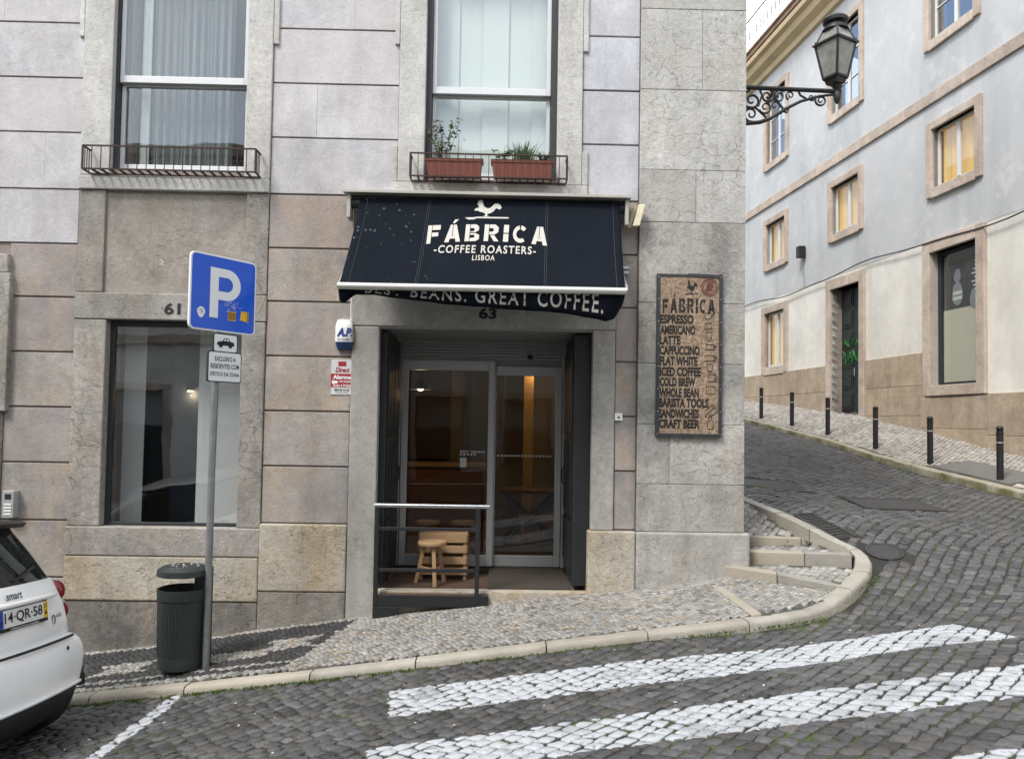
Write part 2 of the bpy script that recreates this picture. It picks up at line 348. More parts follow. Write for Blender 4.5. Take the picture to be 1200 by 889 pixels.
PP = [(x, 0.0, z) for x, z in PW] + [tuple(KERB[i]) for i in i0 if KERB[i, 1] < -.95 and KERB[i, 0] < 2.75] + [tuple(P(862, 671, -.05)), tuple(Dp(911, 684, 7.6)), tuple(Dp(964, 696, 7.2))]
zp0 = TPS(PP, .01)
def plane_fit(pts):
    p = np.array(pts, float); A = np.c_[p[:, :2], np.ones(len(p))]; c = np.linalg.lstsq(A, p[:, 2], rcond=None)[0]
    return lambda x, y: np.atleast_1d(x)*c[0]+np.atleast_1d(y)*c[1]+c[2]
A0, A1, A2 = P(858.8, 662.6, -.06), Dp(911, 672.7, 7.62), Dp(980, 686.5, 7.25)
B0, B1 = Dp(879.8, 646.5, 8.2), Dp(999, 650, 7.62)
C0, C1 = Dp(877, 629, 8.5), Dp(975, 631.8, 8.02)
zp1 = plane_fit([A0, A1, A2, B0-[0, 0, .1], B1-[0, 0, .06]])
zp2 = plane_fit([B0, B1, C0-[0, 0, .06], C1-[0, 0, .04]])
STEPS = [(A0-np.array((.12, .02, 0)), A1, A2+(A2-A1)*.12), (B0-np.array((.1, 0, 0)), B1), (C0-np.array((.2, 0, 0)), C1)]
def lowered(f, pts):
    o_ = max(float(f(q[0], q[1])[0])-q[2] for q in pts)+.006; return lambda x, y: f(x, y)-o_
zp1 = lowered(zp1, [A0, A1, A2]); zp2 = lowered(zp2, [B0, B1])
P3 = [(C0+C1)/2-np.array((0, 0, .004)), C0, C1] + [tuple(KERB[i]) for i in i0 if KERB[i, 1] > .1] + [(2.6-.088*y, y, float(np.interp(y, KERB[200:, 1], KERB[200:, 2]))+.02) for y in (1.2, 3, 6, 10, 16)]
zp3 = TPS(P3, .01)
# ------------------------------------------------------------------ stone setts laid one by one (a mesh per surface)
def setts(cx, cy, size, ang, zf, name, mats, chamf=.17, dome=.004, hgt=.03, jit=.06, tilt=.015, col=None, aspect=1.0, gap=.9, drop=.008, inset=.87):
    """every stone: three rings of eight points and a slightly domed top, on the surface zf; colours go to the attribute 'Col'"""
    n = len(cx); size = np.broadcast_to(size, (n,))
    w = size*gap*(1+RNG.normal(0, jit*.6, n))/2; h = w*aspect
    base = np.array([(-1, -1), (1, -1), (1, 1), (-1, 1)], float)
    Q = base[None]*np.stack([w, h], 1)[:, None] + RNG.normal(0, 1, (n, 4, 2))*(size*jit)[:, None, None]
    a = ang + RNG.normal(0, .05, n); ca, sa = np.cos(a), np.sin(a)
    Q = np.stack([Q[..., 0]*ca[:, None]-Q[..., 1]*sa[:, None], Q[..., 0]*sa[:, None]+Q[..., 1]*ca[:, None]], -1)
    nx = np.roll(Q, -1, axis=1)
    ring = np.stack([Q+(nx-Q)*chamf, Q+(nx-Q)*(1-chamf)], 2).reshape(n, 8, 2)
    allxy = np.concatenate([ring*inset, ring*.97, ring*1.0, np.zeros((n, 1, 2))], 1)
    c = np.stack([cx, cy], 1)[:, None]; X = (allxy+c)
    z = zf(X[..., 0].ravel(), X[..., 1].ravel()).reshape(n, 25)
    rel = np.array([0.0]*8+[-drop]*8+[-hgt]*8+[dome]); t = RNG.normal(0, tilt, (n, 2))
    z = z + rel + (allxy*t[:, None]).sum(-1)*np.r_[np.ones(16), np.zeros(8), 1] + (RNG.normal(0, tilt*.09, n))[:, None]
    V = np.concatenate([X, z[..., None]], -1).reshape(-1, 3)
    f = []
    k = np.arange(8); k2 = (k+1) % 8
    tri = np.stack([np.full(8, 24), k, k2], 1); q1 = np.stack([k, k+8, k2+8, k2], 1); q2 = np.stack([k+8, k+16, k2+16, k2+8], 1)
    off = (np.arange(n)*25)[:, None, None]
    tris = (tri[None]+off).reshape(-1, 3); quads = (np.concatenate([q1, q2])[None]+off).reshape(-1, 4)
    me = bpy.data.meshes.new(name); me.vertices.add(len(V)); me.vertices.foreach_set('co', V.astype(np.float32).ravel())
    nl = tris.size+quads.size; me.loops.add(nl); me.polygons.add(len(tris)+len(quads))
    me.loops.foreach_set('vertex_index', np.concatenate([tris.ravel(), quads.ravel()]).astype(np.int32))
    ls = np.concatenate([np.arange(len(tris))*3, tris.size+np.arange(len(quads))*4]).astype(np.int32)
    me.polygons.foreach_set('loop_start', ls); me.polygons.foreach_set('use_smooth', np.ones(len(ls), bool)); me.update(calc_edges=True); me.validate()
    at = me.attributes.new('Col', 'FLOAT_COLOR', 'POINT'); cc = np.ones((n, 4)); cc[:, :3] = col if col is not None else .5; cc = np.repeat(cc, 25, 0).reshape(n, 25, 4); cc[:, 16:24, 3] = 0; cc[:, 8:16, 3] = .8      # alpha: 1 on the worn top, 0 down in the joint
    at.data.foreach_set('color', cc.astype(np.float32).ravel())
    me.materials.append(mats); o = bpy.data.objects.new(name, me); COL.objects.link(o)
    return o
def lattice(x0, x1, y0, y1, s, ang, warp=.05, asp=1.0):
    R = max(x1-x0, y1-y0)*.75+1; n = int(R/s)
    I, J = np.meshgrid(np.arange(-n, n+1), np.arange(-int(n/asp), int(n/asp)+1)); off = RNG.random(J.shape[0])[:, None]
    u = (I+off)*s; v = J*s*asp+np.zeros_like(u); mx_, my_ = (x0+x1)/2, (y0+y1)/2
    u = u + warp*np.sin(v*1.7+.6) + warp*.6*np.sin(v*3.1); v = v + warp*np.sin(u*.9+1.0)+warp*.5*np.sin(u*2.3)
    X = mx_+u*math.cos(ang)-v*math.sin(ang); Y = my_+u*math.sin(ang)+v*math.cos(ang)
    X, Y = X.ravel(), Y.ravel(); k = (X > x0) & (X < x1) & (Y > y0) & (Y < y1); return X[k], Y[k]
def kerb_side(x, y, d=.03):
    """signed distance to the near kerb: positive on the road"""
    P_ = np.stack([x, y], 1); out = np.empty(len(P_))
    for i in range(0, len(P_), 4000):
        c = P_[i:i+4000]; D = ((c[:, None]-KERB[None, :, :2])**2).sum(2); j = D.argmin(1)
        out[i:i+4000] = -((c-KERB[j, :2])*KN[j]).sum(1)
    return out
# materials of the ground
def sett_mat(name, rough, spec, paint=False, fine=.5):
    k = NT(name); at = k.n('ShaderNodeAttribute'); at.attribute_name = 'Col'; col = at.outputs['Color']
    n1 = k.noise(38, 7, .7); n2 = k.noise(8, 5)
    col = k.mix(fine, col, k.mix(k.ramp(n1, [(.34, 0), (.66, 1)]), .42, 1.55), 'MULTIPLY')
    col = k.mix(.5, col, k.mix(k.ramp(k.noise(.9, 6, .6), [(.35, 0), (.65, 1)]), .72, 1.18), 'MULTIPLY')
    r = rough
    if paint:
        x, y, z = k.xyz(k.map((1, 1, 1))); wob = k.math('MULTIPLY', k.math('SUBTRACT', k.noise(14, 5, .6), .5), .10); y2 = k.math('ADD', y, wob); x2 = k.math('ADD', x, wob)
        def band(a, lo, hi): return k.math('MULTIPLY', k.math('GREATER_THAN', a, lo), k.math('LESS_THAN', a, hi))
        skew = k.math('SUBTRACT', y2, k.math('MULTIPLY', x2, .012))
        m1 = k.math('MULTIPLY', band(skew, -2.69, -2.03), band(k.math('ADD', x2, k.math('MULTIPLY', y2, .12)), -1.05, 3.42))
        m2 = k.math('MULTIPLY', band(skew, -3.90, -3.335), band(k.math('ADD', x2, k.math('MULTIPLY', y2, .1)), -1.09, 6.0))
        m3 = k.math('MULTIPLY', band(skew, -5.2, -4.58), band(x2, 2.05, 6.0))
        m4 = k.math('MULTIPLY', band(k.math('SUBTRACT', x2, k.math('MULTIPLY', y2, -.02)), -2.79, -2.665), band(y2, -6.0, -1.3))
        pm = k.math('MAXIMUM', k.math('MAXIMUM', m1, m2), k.math('MAXIMUM', m3, m4))
        sp = k.math('MULTIPLY', k.ramp(k.noise(30, 3, .5), [(.795, 0), (.80, 1)]), 1.0)
        wear = k.ramp(k.noise(24, 8, .75), [(.33, 0), (.44, 1)]); wear = k.math('MULTIPLY', wear, k.ramp(k.noise(2.0, 6, .7), [(.30, .45), (.45, 1)]))
        pm = k.math('MULTIPLY', k.math('MULTIPLY', pm, wear, True), k.ramp(at.outputs['Alpha'], [(.62, 0), (.85, 1)]))
        pc = k.mix(n1, (.36, .38, .40), (.53, .55, .57)); col = k.mix(pm, col, pc); r = k.math('ADD', k.math('MULTIPLY', pm, .2), rough)
    return k.done(col, r, 0, k.bump(k.math('ADD', n1, k.math('MULTIPLY', k.noise(110, 3), .5)), .8, .012), spec)
M['basalt'] = sett_mat('basalt setts', .50, .5, True, .7)
M['calcada'] = sett_mat('limestone mosaic', .55, .5, False, .55)
k = NT('earth and moss in joints'); n1 = k.noise(1.3, 7, .72); n2 = k.noise(50, 4)
cj = k.mix(k.ramp(n1, [(.48, 0), (.60, 1)]), k.mix(n2, (.018, .017, .015), (.04, .036, .03)), k.mix(n2, (.03, .055, .012), (.09, .12, .03)))
M['earth'] = k.done(cj, .95, 0, k.bump(n2, .8, .02))
k = NT('sandy joints'); n2 = k.noise(50, 4); M['sand'] = k.done(k.mix(n2, (.05, .047, .04), (.10, .092, .075)), .95)
k = NT('kerb stone'); n1 = k.noise(2.2, 8, .65); n2 = k.noise(40, 6, .7)
cj = k.mix(k.ramp(n1, [(.35, 0), (.65, 1)]), (.235, .225, .20), (.375, .36, .325)); cj = k.mix(.5, cj, k.mix(n2, .6, 1.25), 'MULTIPLY')
r_ = k.island(); cj = k.mix(1.0, cj, k.mix(r_, .85, 1.1), 'MULTIPLY'); cj = k.mix(k.math('MULTIPLY', k.math('FRACT', k.math('MULTIPLY', r_, 5.7)), .5), cj, (.42, .36, .26))
M['kerb'] = k.done(cj, .8, 0, k.bump(k.math('ADD', n2, n1), .7, .012))
k = NT('mossy kerb stone'); n1 = k.noise(2.2, 8, .65); n2 = k.noise(30, 6, .7)
x, y, z = k.xyz(k.n('ShaderNodeNewGeometry').outputs['Normal']); side = k.math('LESS_THAN', z, .6)
cj = k.mix(n2, (.30, .27, .21), (.46, .42, .34)); ms_ = k.math('MULTIPLY', k.ramp(n1, [(.38, .25), (.58, 1)]), k.math('ADD', k.math('MULTIPLY', side, .6), .35), True)
cj = k.mix(ms_, cj, k.mix(n2, (.05, .055, .015), (.15, .14, .05))); M['kerb_moss'] = k.done(cj, .9, 0, k.bump(n2, .7, .015))
def struct(o): o['kind'] = 'structure'; return o
# --- road: earth sheet + basalt setts in one object each
def sheet(name, x0, x1, y0, y1, st, zf, mask, mat, dz):
    xs = np.arange(x0, x1+st/2, st); ys = np.arange(y0, y1+st/2, st); X, Y = np.meshgrid(xs, ys); Z = zf(X.ravel(), Y.ravel()).reshape(X.shape)+dz
    nx_, ny_ = len(xs), len(ys); mb = MB(); mb.v = [tuple(p) for p in np.stack([X.ravel(), Y.ravel(), Z.ravel()], 1)]
    cxm = ((X[:-1, :-1]+X[1:, 1:])/2).ravel(); cym = ((Y[:-1, :-1]+Y[1:, 1:])/2).ravel(); ok = mask(cxm, cym)
    for q in np.nonzero(ok)[0]:
        r, c = divmod(int(q), nx_-1); i = r*nx_+c; mb.f.append([i, i+1, i+nx_+1, i+nx_])
    mb.mi = [0]*len(mb.f); return mb.build(name, mat, None, True)
road_mask = lambda x, y: (kerb_side(x, y) > -.12) & (x < okx(y)+.1)
sh = struct(sheet('road_bed', -11, 9, -10.4, 17, .2, zroad, road_mask, M['earth'], -.011))
COVERS = []      # (centre x, y, half w, half h, angle) of iron covers let into the road
def ground(px, py, zf=None):
    zf = zf or zroad; d = ray(px, py); t = 2.5
    for _ in range(400):
        p = CAM+d*t
        if p[2] < zf(p[0], p[1])[0]: break
        t += .05
    lo, hi = t-.05, t
    for _ in range(20):
        mid = (lo+hi)/2; p = CAM+d*mid
        if p[2] < zf(p[0], p[1])[0]: hi = mid
        else: lo = mid
    return CAM+d*hi
covA, covB, covC, covD = ground(905, 567), ground(1046, 591), ground(966, 614), ground(1033, 646)
COVERS = [(covA[0]-.25, covA[1], .62, .36, 0), (covB[0], covB[1], .50, .36, 0), (covC[0]+.0, covC[1]+.02, .12, .36, .25), (covD[0]+.03, covD[1], .17, .17, 0)]
def clear_of_covers(x, y, pad=.05):
    ok = np.ones(len(x), bool)
    for a, b, w, h, g in COVERS:
        u = (x-a)*math.cos(g)+(y-b)*math.sin(g); v = -(x-a)*math.sin(g)+(y-b)*math.cos(g); ok &= ~((abs(u) < w+pad) & (abs(v) < h+pad))
    return ok
X, Y = lattice(-7.5, 8, -6.2, 14, .110, math.radians(45), .06)
kk = (kerb_side(X, Y) > .05) & (X < okx(Y)-.06) & clear_of_covers(X, Y); X, Y = X[kk], Y[kk]
g = np.clip(RNG.normal(.080, .019, len(X)), .04, .15)[:, None]*np.array([[.985, .99, 1.01]]); wm = RNG.random(len(X)) < .25; g[wm] *= np.array([1.06, .99, .90])
struct(setts(X, Y, .110, math.radians(45), zroad, 'road', M['basalt'], .09, .002, .04, .075, .024, g, 1.0, .885, .006, .89))
# --- near pavement
black = np.zeros(0)
def star(x, y, cx_, cy_, s):
    u, v = (x-cx_)/s, (y-cy_)/s; c, sn = math.cos(.45), math.sin(.45); a, b = u*c+v*sn, -u*sn+v*c; c, sn = math.cos(-.5), math.sin(-.5); a2, b2 = u*c+v*sn, -u*sn+v*c
    return ((abs(a)/1.0)**.7+(abs(b)/.36)**.7 < 1.0) | ((abs(a2)/.75)**.7+(abs(b2)/.34)**.7 < 1)
def pave_col(x, y):
    n = len(x); c = np.clip(RNG.normal(.30, .045, n), .16, .44)[:, None]*np.array([[1, .965, .89]])
    t = RNG.random(n); c[t < .08] *= np.array([1.0, .86, .70]); c[t > .85] *= .65
    k0 = np.interp(x, KIN[:200, 0], KIN[:200, 1])                      # inner kerb line
    f = y/k0                                                           # 0 at the wall, 1 at the kerb
    edge = -1.36-(f)*.5
    dk = (x < edge) & (f > .10) & (f < .93)
    lt = (f > .82) & (f < .86) | star(x, y, -1.95, -.62, .5) | star(x, y, -3.5, -.66, .5) | ((abs(f-.60) < .07+(-2.2-x)*.06) & (x > -2.75) & (x < -2.1))
    k1 = dk & ~lt; c[k1] = np.clip(RNG.normal(.038, .011, k1.sum()), .02, .07)[:, None]; return c
def in_poly(x, y, poly):
    ins = np.zeros(len(x), bool); n = len(poly)
    for i in range(n):
        (ax, ay), (bx, by) = poly[i][:2], poly[(i+1) % n][:2]
        with np.errstate(divide='ignore', invalid='ignore'):
            ins ^= ((ay > y) != (by > y)) & (x < (bx-ax)*(y-ay)/(by-ay+1e-12)+ax)
    return ins
KI = KIN
def kin_between(a, b):      # inner kerb points between the ones nearest to a and b
    i, j = [int(((KI[:, :2]-np.array(q[:2]))**2).sum(1).argmin()) for q in (a, b)]; return [tuple(q) for q in KI[min(i, j):max(i, j)+1, :2]]
poly0 = [(-12, .02), (2.6, .02), tuple(A0[:2]), tuple(A1[:2]), tuple(A2[:2])] + kin_between((-12, -1.0), A2)[::-1]
poly1 = [(2.66, .3), tuple(B0[:2]), tuple(B1[:2])] + kin_between(A2, B1)[::-1] + [tuple(A2[:2]), tuple(A1[:2]), tuple(A0[:2]), (2.6, -.06)]
poly2 = [(2.5, .3), (2.5, .55), tuple(C0[:2]), tuple(C1[:2])] + kin_between(B1, C1)[::-1] + [tuple(B1[:2]), tuple(B0[:2])]
poly3 = [(2.5, .55), (1.3, 15)] + kin_between(C1, (1.9, 14.5))[::-1] + [tuple(C1[:2]), tuple(C0[:2])]
pav = []
slab = [ground(*q, zp0) for q in ((836, 688), (881.5, 721), (892.7, 719), (846.5, 686.7))]
for (poly, zf, bx, sz) in ((poly0, zp0, (-7, 3.4, -1.6, .05), .05), (poly1, zp1, (2.4, 3.8, -1.2, .6), .078), (poly2, zp2, (2.4, 3.8, -1.2, .8), .078), (poly3, zp3, (1.2, 3.8, -.5, 14), .075)):
    mk = lambda x, y: in_poly(x, y, poly)
    st = .05 if zf is not zp0 else .1
    b = MB(); b.add([(x, y, float(zf(x, y)[0])-.012) for x, y in poly], [tuple(range(len(poly)))][:1] if zf is not zp0 and zf is not zp3 else [])
    if zf is zp0 or zf is zp3: pav.append(sheet('pavement_bed', bx[0] if zf is zp3 else -12, bx[1], bx[2], bx[3], .08, zf, mk, M['sand'], -.009))
    else: pav.append(b.build('pavement_bed', M['sand']))
    X, Y = lattice(*bx, sz, math.radians(38), .05); kk = in_poly(X, Y, poly)
    if zf is not zp0:
        for sp_ in STEPS:
            for a, c in zip(sp_[:-1], sp_[1:]):
                d_ = (c-a)[:2]; L_ = np.linalg.norm(d_); d_ = d_/L_; u_ = (X-a[0])*d_[0]+(Y-a[1])*d_[1]; v_ = -(X-a[0])*d_[1]+(Y-a[1])*d_[0]; kk &= ~((u_ > -.08) & (u_ < L_+.05) & (v_ > -.02) & (v_ < .125))
    if zf is zp0: kk &= ~in_poly(X, Y, [(a, b_) for a, b_, _ in slab])
    X, Y = X[kk], Y[kk]; c = pave_col(X, Y) if zf is zp0 else np.clip(RNG.normal(.29, .05, len(X)), .16, .45)[:, None]*np.array([[1, .96, .87]])
    pav.append(setts(X, Y, sz, math.radians(38), zf, 'pavement', M['calcada'], .09, .0005, .02, .06, .008, c, 1.0, .955, .003, .93))
for q in pav: struct(q)
b = MB(); b.poly([p+np.array((0, 0, .004)) for p in slab][::-1], (0, 0, -.06)); struct(b.build('paving_strip', M['kerb'], None, bevel=.006))
# steps at the corner
def step(pts, depth_dir, dep, h, nm='pavement_step'):
    b = MB(); d = np.array(depth_dir, float)
    for a, c in zip(pts[:-1], pts[1:]):
        a, c = np.array(a), np.array(c); n = 1; g_ = (c-a)*.006
        b.obox(a+g_-np.array((0, 0, h)), (c-a)-2*g_, d*dep, (0, 0, h))
    return struct(b.build(nm, M['kerb'], None, bevel=.012, seg=3))
step([A0-[.12, .02, -.006], A1+[0, 0, .006], A2+(A2-A1)*.12+[0, 0, .006]], (.25, .97, 0), .17, .16)
step([B0-[.1, 0, -.008], B0*.45+B1*.55+[0, 0, .008], B1+[0, 0, .008]], (0.05, 1, 0), .15, .16)
step([C0-[.2, 0, -.008], C0*.35+C1*.65+[0, 0, .008], C1+[0, 0, .008]], (0.1, 1, 0), .13, .14)
# kerb stones
def kerb(line, inner, name, mat, lens, drop=.2, lift=.0):
    b = MB(); i = 0; n = len(line); seglen = np.r_[0, np.cumsum(np.linalg.norm(np.diff(line[:, :2], axis=0), axis=1))]
    s = 0.0
    while s < seglen[-1]-.1:
        L_ = lens(np.interp(s, seglen, line[:, 0]), np.interp(s, seglen, line[:, 1])); e = min(s+L_, seglen[-1]); nn = max(2, int((e-s)/.09)+1)
        dz = random.uniform(-.006, .006); rings = []
        for q in np.linspace(s+.006, e-.006, nn):
            o_ = np.array([np.interp(q, seglen, line[:, a]) for a in range(3)]); i_ = np.array([np.interp(q, seglen, inner[:, a]) for a in range(3)])
            w = i_-o_; w[2] = 0; up = np.array((0, 0, 1.0)); j = lambda a=.003: random.uniform(-a, a)
            rings.append([o_-w*.04-up*drop+up*dz, o_-w*(.03+j(.02))+up*(dz-.035), o_+w*(.05+j(.02))+up*(dz-.008+j()), o_+w*.16+up*(dz+j(.002)), o_+w*.9+up*(dz+j(.002)), i_+up*(dz-.006), i_-up*drop+up*dz])
        b.loft(rings); s = e
    o = b.build(name, mat, None, True, angle=50); return struct(o)
kerb(KERB, KIN, 'kerb', M['kerb'], lambda x, y: random.uniform(.38, .5) if (x > 2.6 and y < .3) else random.uniform(.8, 1.15))
ys = np.arange(-6, 18, .1); OK_ = np.stack([okx(ys), ys, okz(ys)], 1); OKI = OK_.copy(); OKI[:, 0] += .17
kerb(OK_[::-1], OKI[::-1], 'far_kerb', M['kerb_moss'], lambda x, y: random.uniform(.8, 1.1))
# far pavement
def zfar(x, y):
    x, y = np.atleast_1d(x), np.atleast_1d(y); t = np.clip((x-okx(y)-.17)/(ofx(y)-okx(y)-.17), 0, 1.2); return okz(y)*(1-t)+ofz(y)*t
fm = lambda x, y: (x > okx(y)+.15) & (x < ofx(y)+.12)
struct(sheet('far_pavement_bed', 5.8, 10, -6, 17, .15, zfar, fm, M['sand'], -.008))
X, Y = lattice(5.8, 9.4, -1, 17, .085, math.radians(40), .05); kk = (X > okx(Y)+.19) & (X < ofx(Y)-.01) & ~((Y > 2.85) & (Y < 4.65) & (X > okx(Y)+.1) & (X < okx(Y)+1.0) & (X < np.interp(Y, [2.9, 4.6], [okx(2.9)+.88, okx(4.6)+.88]))); X, Y = X[kk], Y[kk]
c = np.clip(RNG.normal(.34, .06, len(X)), .18, .55)[:, None]*np.array([[1, .93, .83]])
struct(setts(X, Y, .085, math.radians(40), zfar, 'far_pavement', M['calcada'], .15, .003, .02, .06, .03, c, 1.0, .92, .006))
b = MB(); b.add([(-400, -400, -7), (400, -400, -7), (400, 400, -7), (-400, 400, -7)], [(0, 1, 2, 3)]); struct(b.build('ground', M['earth']))
# iron covers in the road
k = NT('cast iron cover'); ck = k.n('ShaderNodeTexChecker'); k.l(k.map((1, 1, 1), rot=(0, 0, .78)), ck.inputs[0]); ck.inputs['Scale'].default_value = 36
ci = k.mix(k.noise(6, 6), (.03, .03, .031), (.075, .072, .07)); M['iron_cover'] = k.done(k.mix(.25, ci, k.mix(ck.outputs['Fac'], .6, 1.2), 'MULTIPLY'), .6, .3, k.bump(ck.outputs['Fac'], .6, .006))
for nm, lab, cat, (a, b_, w, h, g_), fr in (('manhole_cover', 'wide rectangular iron cover in the cobbled side street beside the corner of the stone building', 'manhole cover', COVERS[0], 0),
        ('manhole_cover', 'rectangular chequered iron cover set in the middle of the cobbled side street', 'manhole cover', COVERS[1], 0),
        ('drain_grate', 'narrow slotted drain grate against the kerb by the corner steps', 'drain grate', COVERS[2], 1)):
    b = MB(); rim = MB(); zc = lambda x, y: float(zroad(x, y)[0])
    def pt(u, v, dz=0):
        x, y = a+u*math.cos(g_)-v*math.sin(g_), b_+u*math.sin(g_)+v*math.cos(g_); return np.array((x, y, zc(x, y)+dz))
    t = thing(nm, lab, cat, pt(0, 0))
    for e in ((-w, -h, w, -h), (w, -h, w, h), (w, h, -w, h), (-w, h, -w, -h)): rim.bar(pt(*e[:2], -.012), pt(*e[2:], -.012), .04, .03)
    rim.build('frame', M['iron_cover'], t)
    if fr:
        for i in range(11):
            v = -h+.04+i*(2*h-.08)/10; b.bar(pt(-w+.02, v, -.012), pt(w-.02, v, -.012), .028, .02)
        for u in (-w*.4, w*.4): b.bar(pt(u, -h+.02, -.014), pt(u, h-.02, -.014), .03, .02)
        b.build('grate', M['iron_cover'], t)
    else:
        b.poly([pt(-w+.02, -h+.02, .002), pt(w-.02, -h+.02, .002), pt(w-.02, h-.02, .002), pt(-w+.02, h-.02, .002)], (0, 0, -.03)); b.build('plate', M['iron_cover'], t)
a, b_, w, h, g_ = COVERS[3]; z0 = float(zroad(a, b_)[0]); nrm = np.array((-(zroad(a+.1, b_)[0]-z0)/.1, -(zroad(a, b_+.1)[0]-z0)/.1, 1.0))
t = thing('manhole_cover', 'small round iron cover in the cobbles just off the rounded kerb corner', 'manhole cover', (a, b_, z0)); t['_o'] = (0, 0, 0)
t.rotation_euler = Vector(nrm).to_track_quat('Z', 'Y').to_euler()
b = MB(); b.lathe([(.15, -.03), (.15, .004)], n=28); b.build('plate', M['iron_cover'], t); b = MB(); b.lathe([(.18, -.03), (.18, .006), (.155, .006), (.155, -.03)], n=28); b.build('frame', M['iron_cover'], t)
# moss and grass along the kerb and in the wider joints
mb = MB()
def blade(x, y, z, s):
    a = random.uniform(0, 6.28); dx, dy = math.cos(a)*s*.35, math.sin(a)*s*.35; l = random.uniform(-.6, .6)*s, random.uniform(-.6, .6)*s
    mb.add([(x-dx, y-dy, z-.004), (x+dx, y+dy, z-.004), (x+l[0], y+l[1], z+s)], [(0, 1, 2)])
for i in range(len(KERB)):
    x, y, z = KERB[i]
    if not (-6 < x < 3.7 and y < .3): continue
    dens = 46 if x < .1 else 16
    if math.sin(x*3.1)+math.sin(x*7.3+1) < (-1.2 if x < .1 else -.2): dens = int(dens*.15)
    for _ in range(dens):
        d = abs(random.gauss(0.0, .035))+.012; px_, py_ = x-KN[i, 0]*d+random.uniform(-.04, .04), y-KN[i, 1]*d
        blade(px_, py_, float(KERB[i, 2])-.062, random.uniform(.010, .024))
cl = [(random.uniform(-4, 4.4), random.uniform(-5.4, -1.8)) for _ in range(520)]
ptsx, ptsy, ss = [], [], []
for x, y in cl:
    if math.sin(x*1.3+2)+math.sin(y*2.1+x) < -.5: continue
    a = math.radians(45 if random.random() < .6 else 135); L_ = random.uniform(.03, .16)
    for _ in range(int(L_*220)):
        q = random.uniform(-L_, L_); w = random.gauss(0, .008); ptsx.append(x+q*math.cos(a)-w*math.sin(a)); ptsy.append(y+q*math.sin(a)+w*math.cos(a)); ss.append(random.uniform(.006, .015))
zz = zroad(np.array(ptsx), np.array(ptsy))-.008
for q in zip(ptsx, ptsy, zz, ss): blade(q[0], q[1], float(q[2]), q[3])
k = NT('moss green'); r_ = k.island(); M['moss'] = k.done(k.mix(r_, (.035, .065, .012), (.12, .17, .035)), .9)
mo = mb.build('moss', M['moss']); mo['kind'] = 'stuff'; mo['label'] = 'green moss and grass in the cobble joints and along the kerb'
# pale crumbs of paper and leaf on the cobbles
mb = MB()
for _ in range(110):
    x, y = random.uniform(-3.5, 3.6), random.uniform(-4.6, -1.65)
    z = float(zroad(x, y)[0])+.006; s = random.uniform(.006, .017); a = random.uniform(0, 6.28)
    mb.add([(x+s*math.cos(a+j*1.57+random.uniform(-.4, .4))*(1 if j % 2 else .5), y+s*math.sin(a+j*1.57)*(1 if j % 2 else .5), z+random.uniform(0, .006)) for j in range(4)], [(0, 1, 2, 3)])
M['litter'] = plain('pale litter', (.6, .55, .45), .8, 0, .3, 20); mo = mb.build('litter', M['litter']); mo['kind'] = 'stuff'; mo['label'] = 'pale crumbs of paper and dead leaf scattered on the cobbles'
# ================================================================== the corner building
BLD = thing('corner_building', 'pale stone corner building with glass shop door, shop window and two tall sash windows', 'building', (-1.4, 0.3, -.25))
TOPZ = 9.6
# openings: x0, x1, z0, z1
WA, WB, SW, DO = (-4.13, -2.72, 4.32, 6.75), (-.83, .575, 4.30, 6.75), (-4.11, -2.70, .55, 2.70), (-1.26, .985, -.6, 2.68)
b = MB()
def wall_with_holes(b, x0, x1, z0, z1, y0, y1, holes):
    xs = sorted({x0, x1, *[h[0] for h in holes], *[h[1] for h in holes]}); zs = sorted({z0, z1, *[h[2] for h in holes], *[h[3] for h in holes]})
    for a, c in zip(xs[:-1], xs[1:]):
        z = z0
        for d, e in zip(zs[:-1], zs[1:]):
            mx_, mz = (a+c)/2, (d+e)/2
            if any(h[0] < mx_ < h[1] and h[2] < mz < h[3] for h in holes):
                if d > z: b.box(a, c, y0, y1, z, d)
                z = e
        if z1 > z: b.box(a, c, y0, y1, z, z1)
wall_with_holes(b, -12, 2.56, -2.2, TOPZ, .0, .55, [(h[0]-.03, h[1]+.03, h[2]-.03, h[3]+.03) for h in (WA, WB, SW, DO)])
# the side wall up the side street, and the party walls and roof that close the block
def side(y): return 2.56-.088*y
b.poly([(side(.551), .551, -1), (side(16), 16, -1), (side(16), 16, TOPZ), (side(.551), .551, TOPZ)], (-.5, 0, 0))
b.box(-12, side(16)-.5, 15.5, 16, -1, TOPZ); b.box(-12, -11.5, .551, 15.5, -2, TOPZ); b.box(-12, 2.3, .551, 15.5, TOPZ-.3, TOPZ-.002)
b.build('wall', M['joint'], BLD)
G = .009       # half a joint
def blocks(mb, x0, x1, zs, y=-.018, yb=.04, splits=None):
    for i, (a, c) in enumerate(zip(zs[:-1], zs[1:])):
        cuts = [x0]+[s_ for s_ in (splits or {}).get(i, []) if x0 < s_ < x1]+[x1]
        for p, q in zip(cuts[:-1], cuts[1:]): mb.box(p+(.0006 if p != x0 else 0.002), q-(.0006 if q != x1 else 0.002), y-random.uniform(0, .003), yb, a+G, c-G)
ZJ = [3.49, 4.065, 4.67, 5.255, 5.845, 6.43, 7.0, 7.6, 8.2, 8.8, 9.4]
ZL = [.02, .605, 1.2, 1.775, 2.35, 2.925, 3.49]
b = MB(); blocks(b, -7.2, -4.445, ZJ, splits={1: [-4.82], 4: [-5.3]}); b.build('ashlar', M['ashlar_pale'], BLD, bevel=.0025); b = MB(); blocks(b, -2.45, -1.113, ZJ[1:], splits={1: [-1.98], 3: [-1.6]})
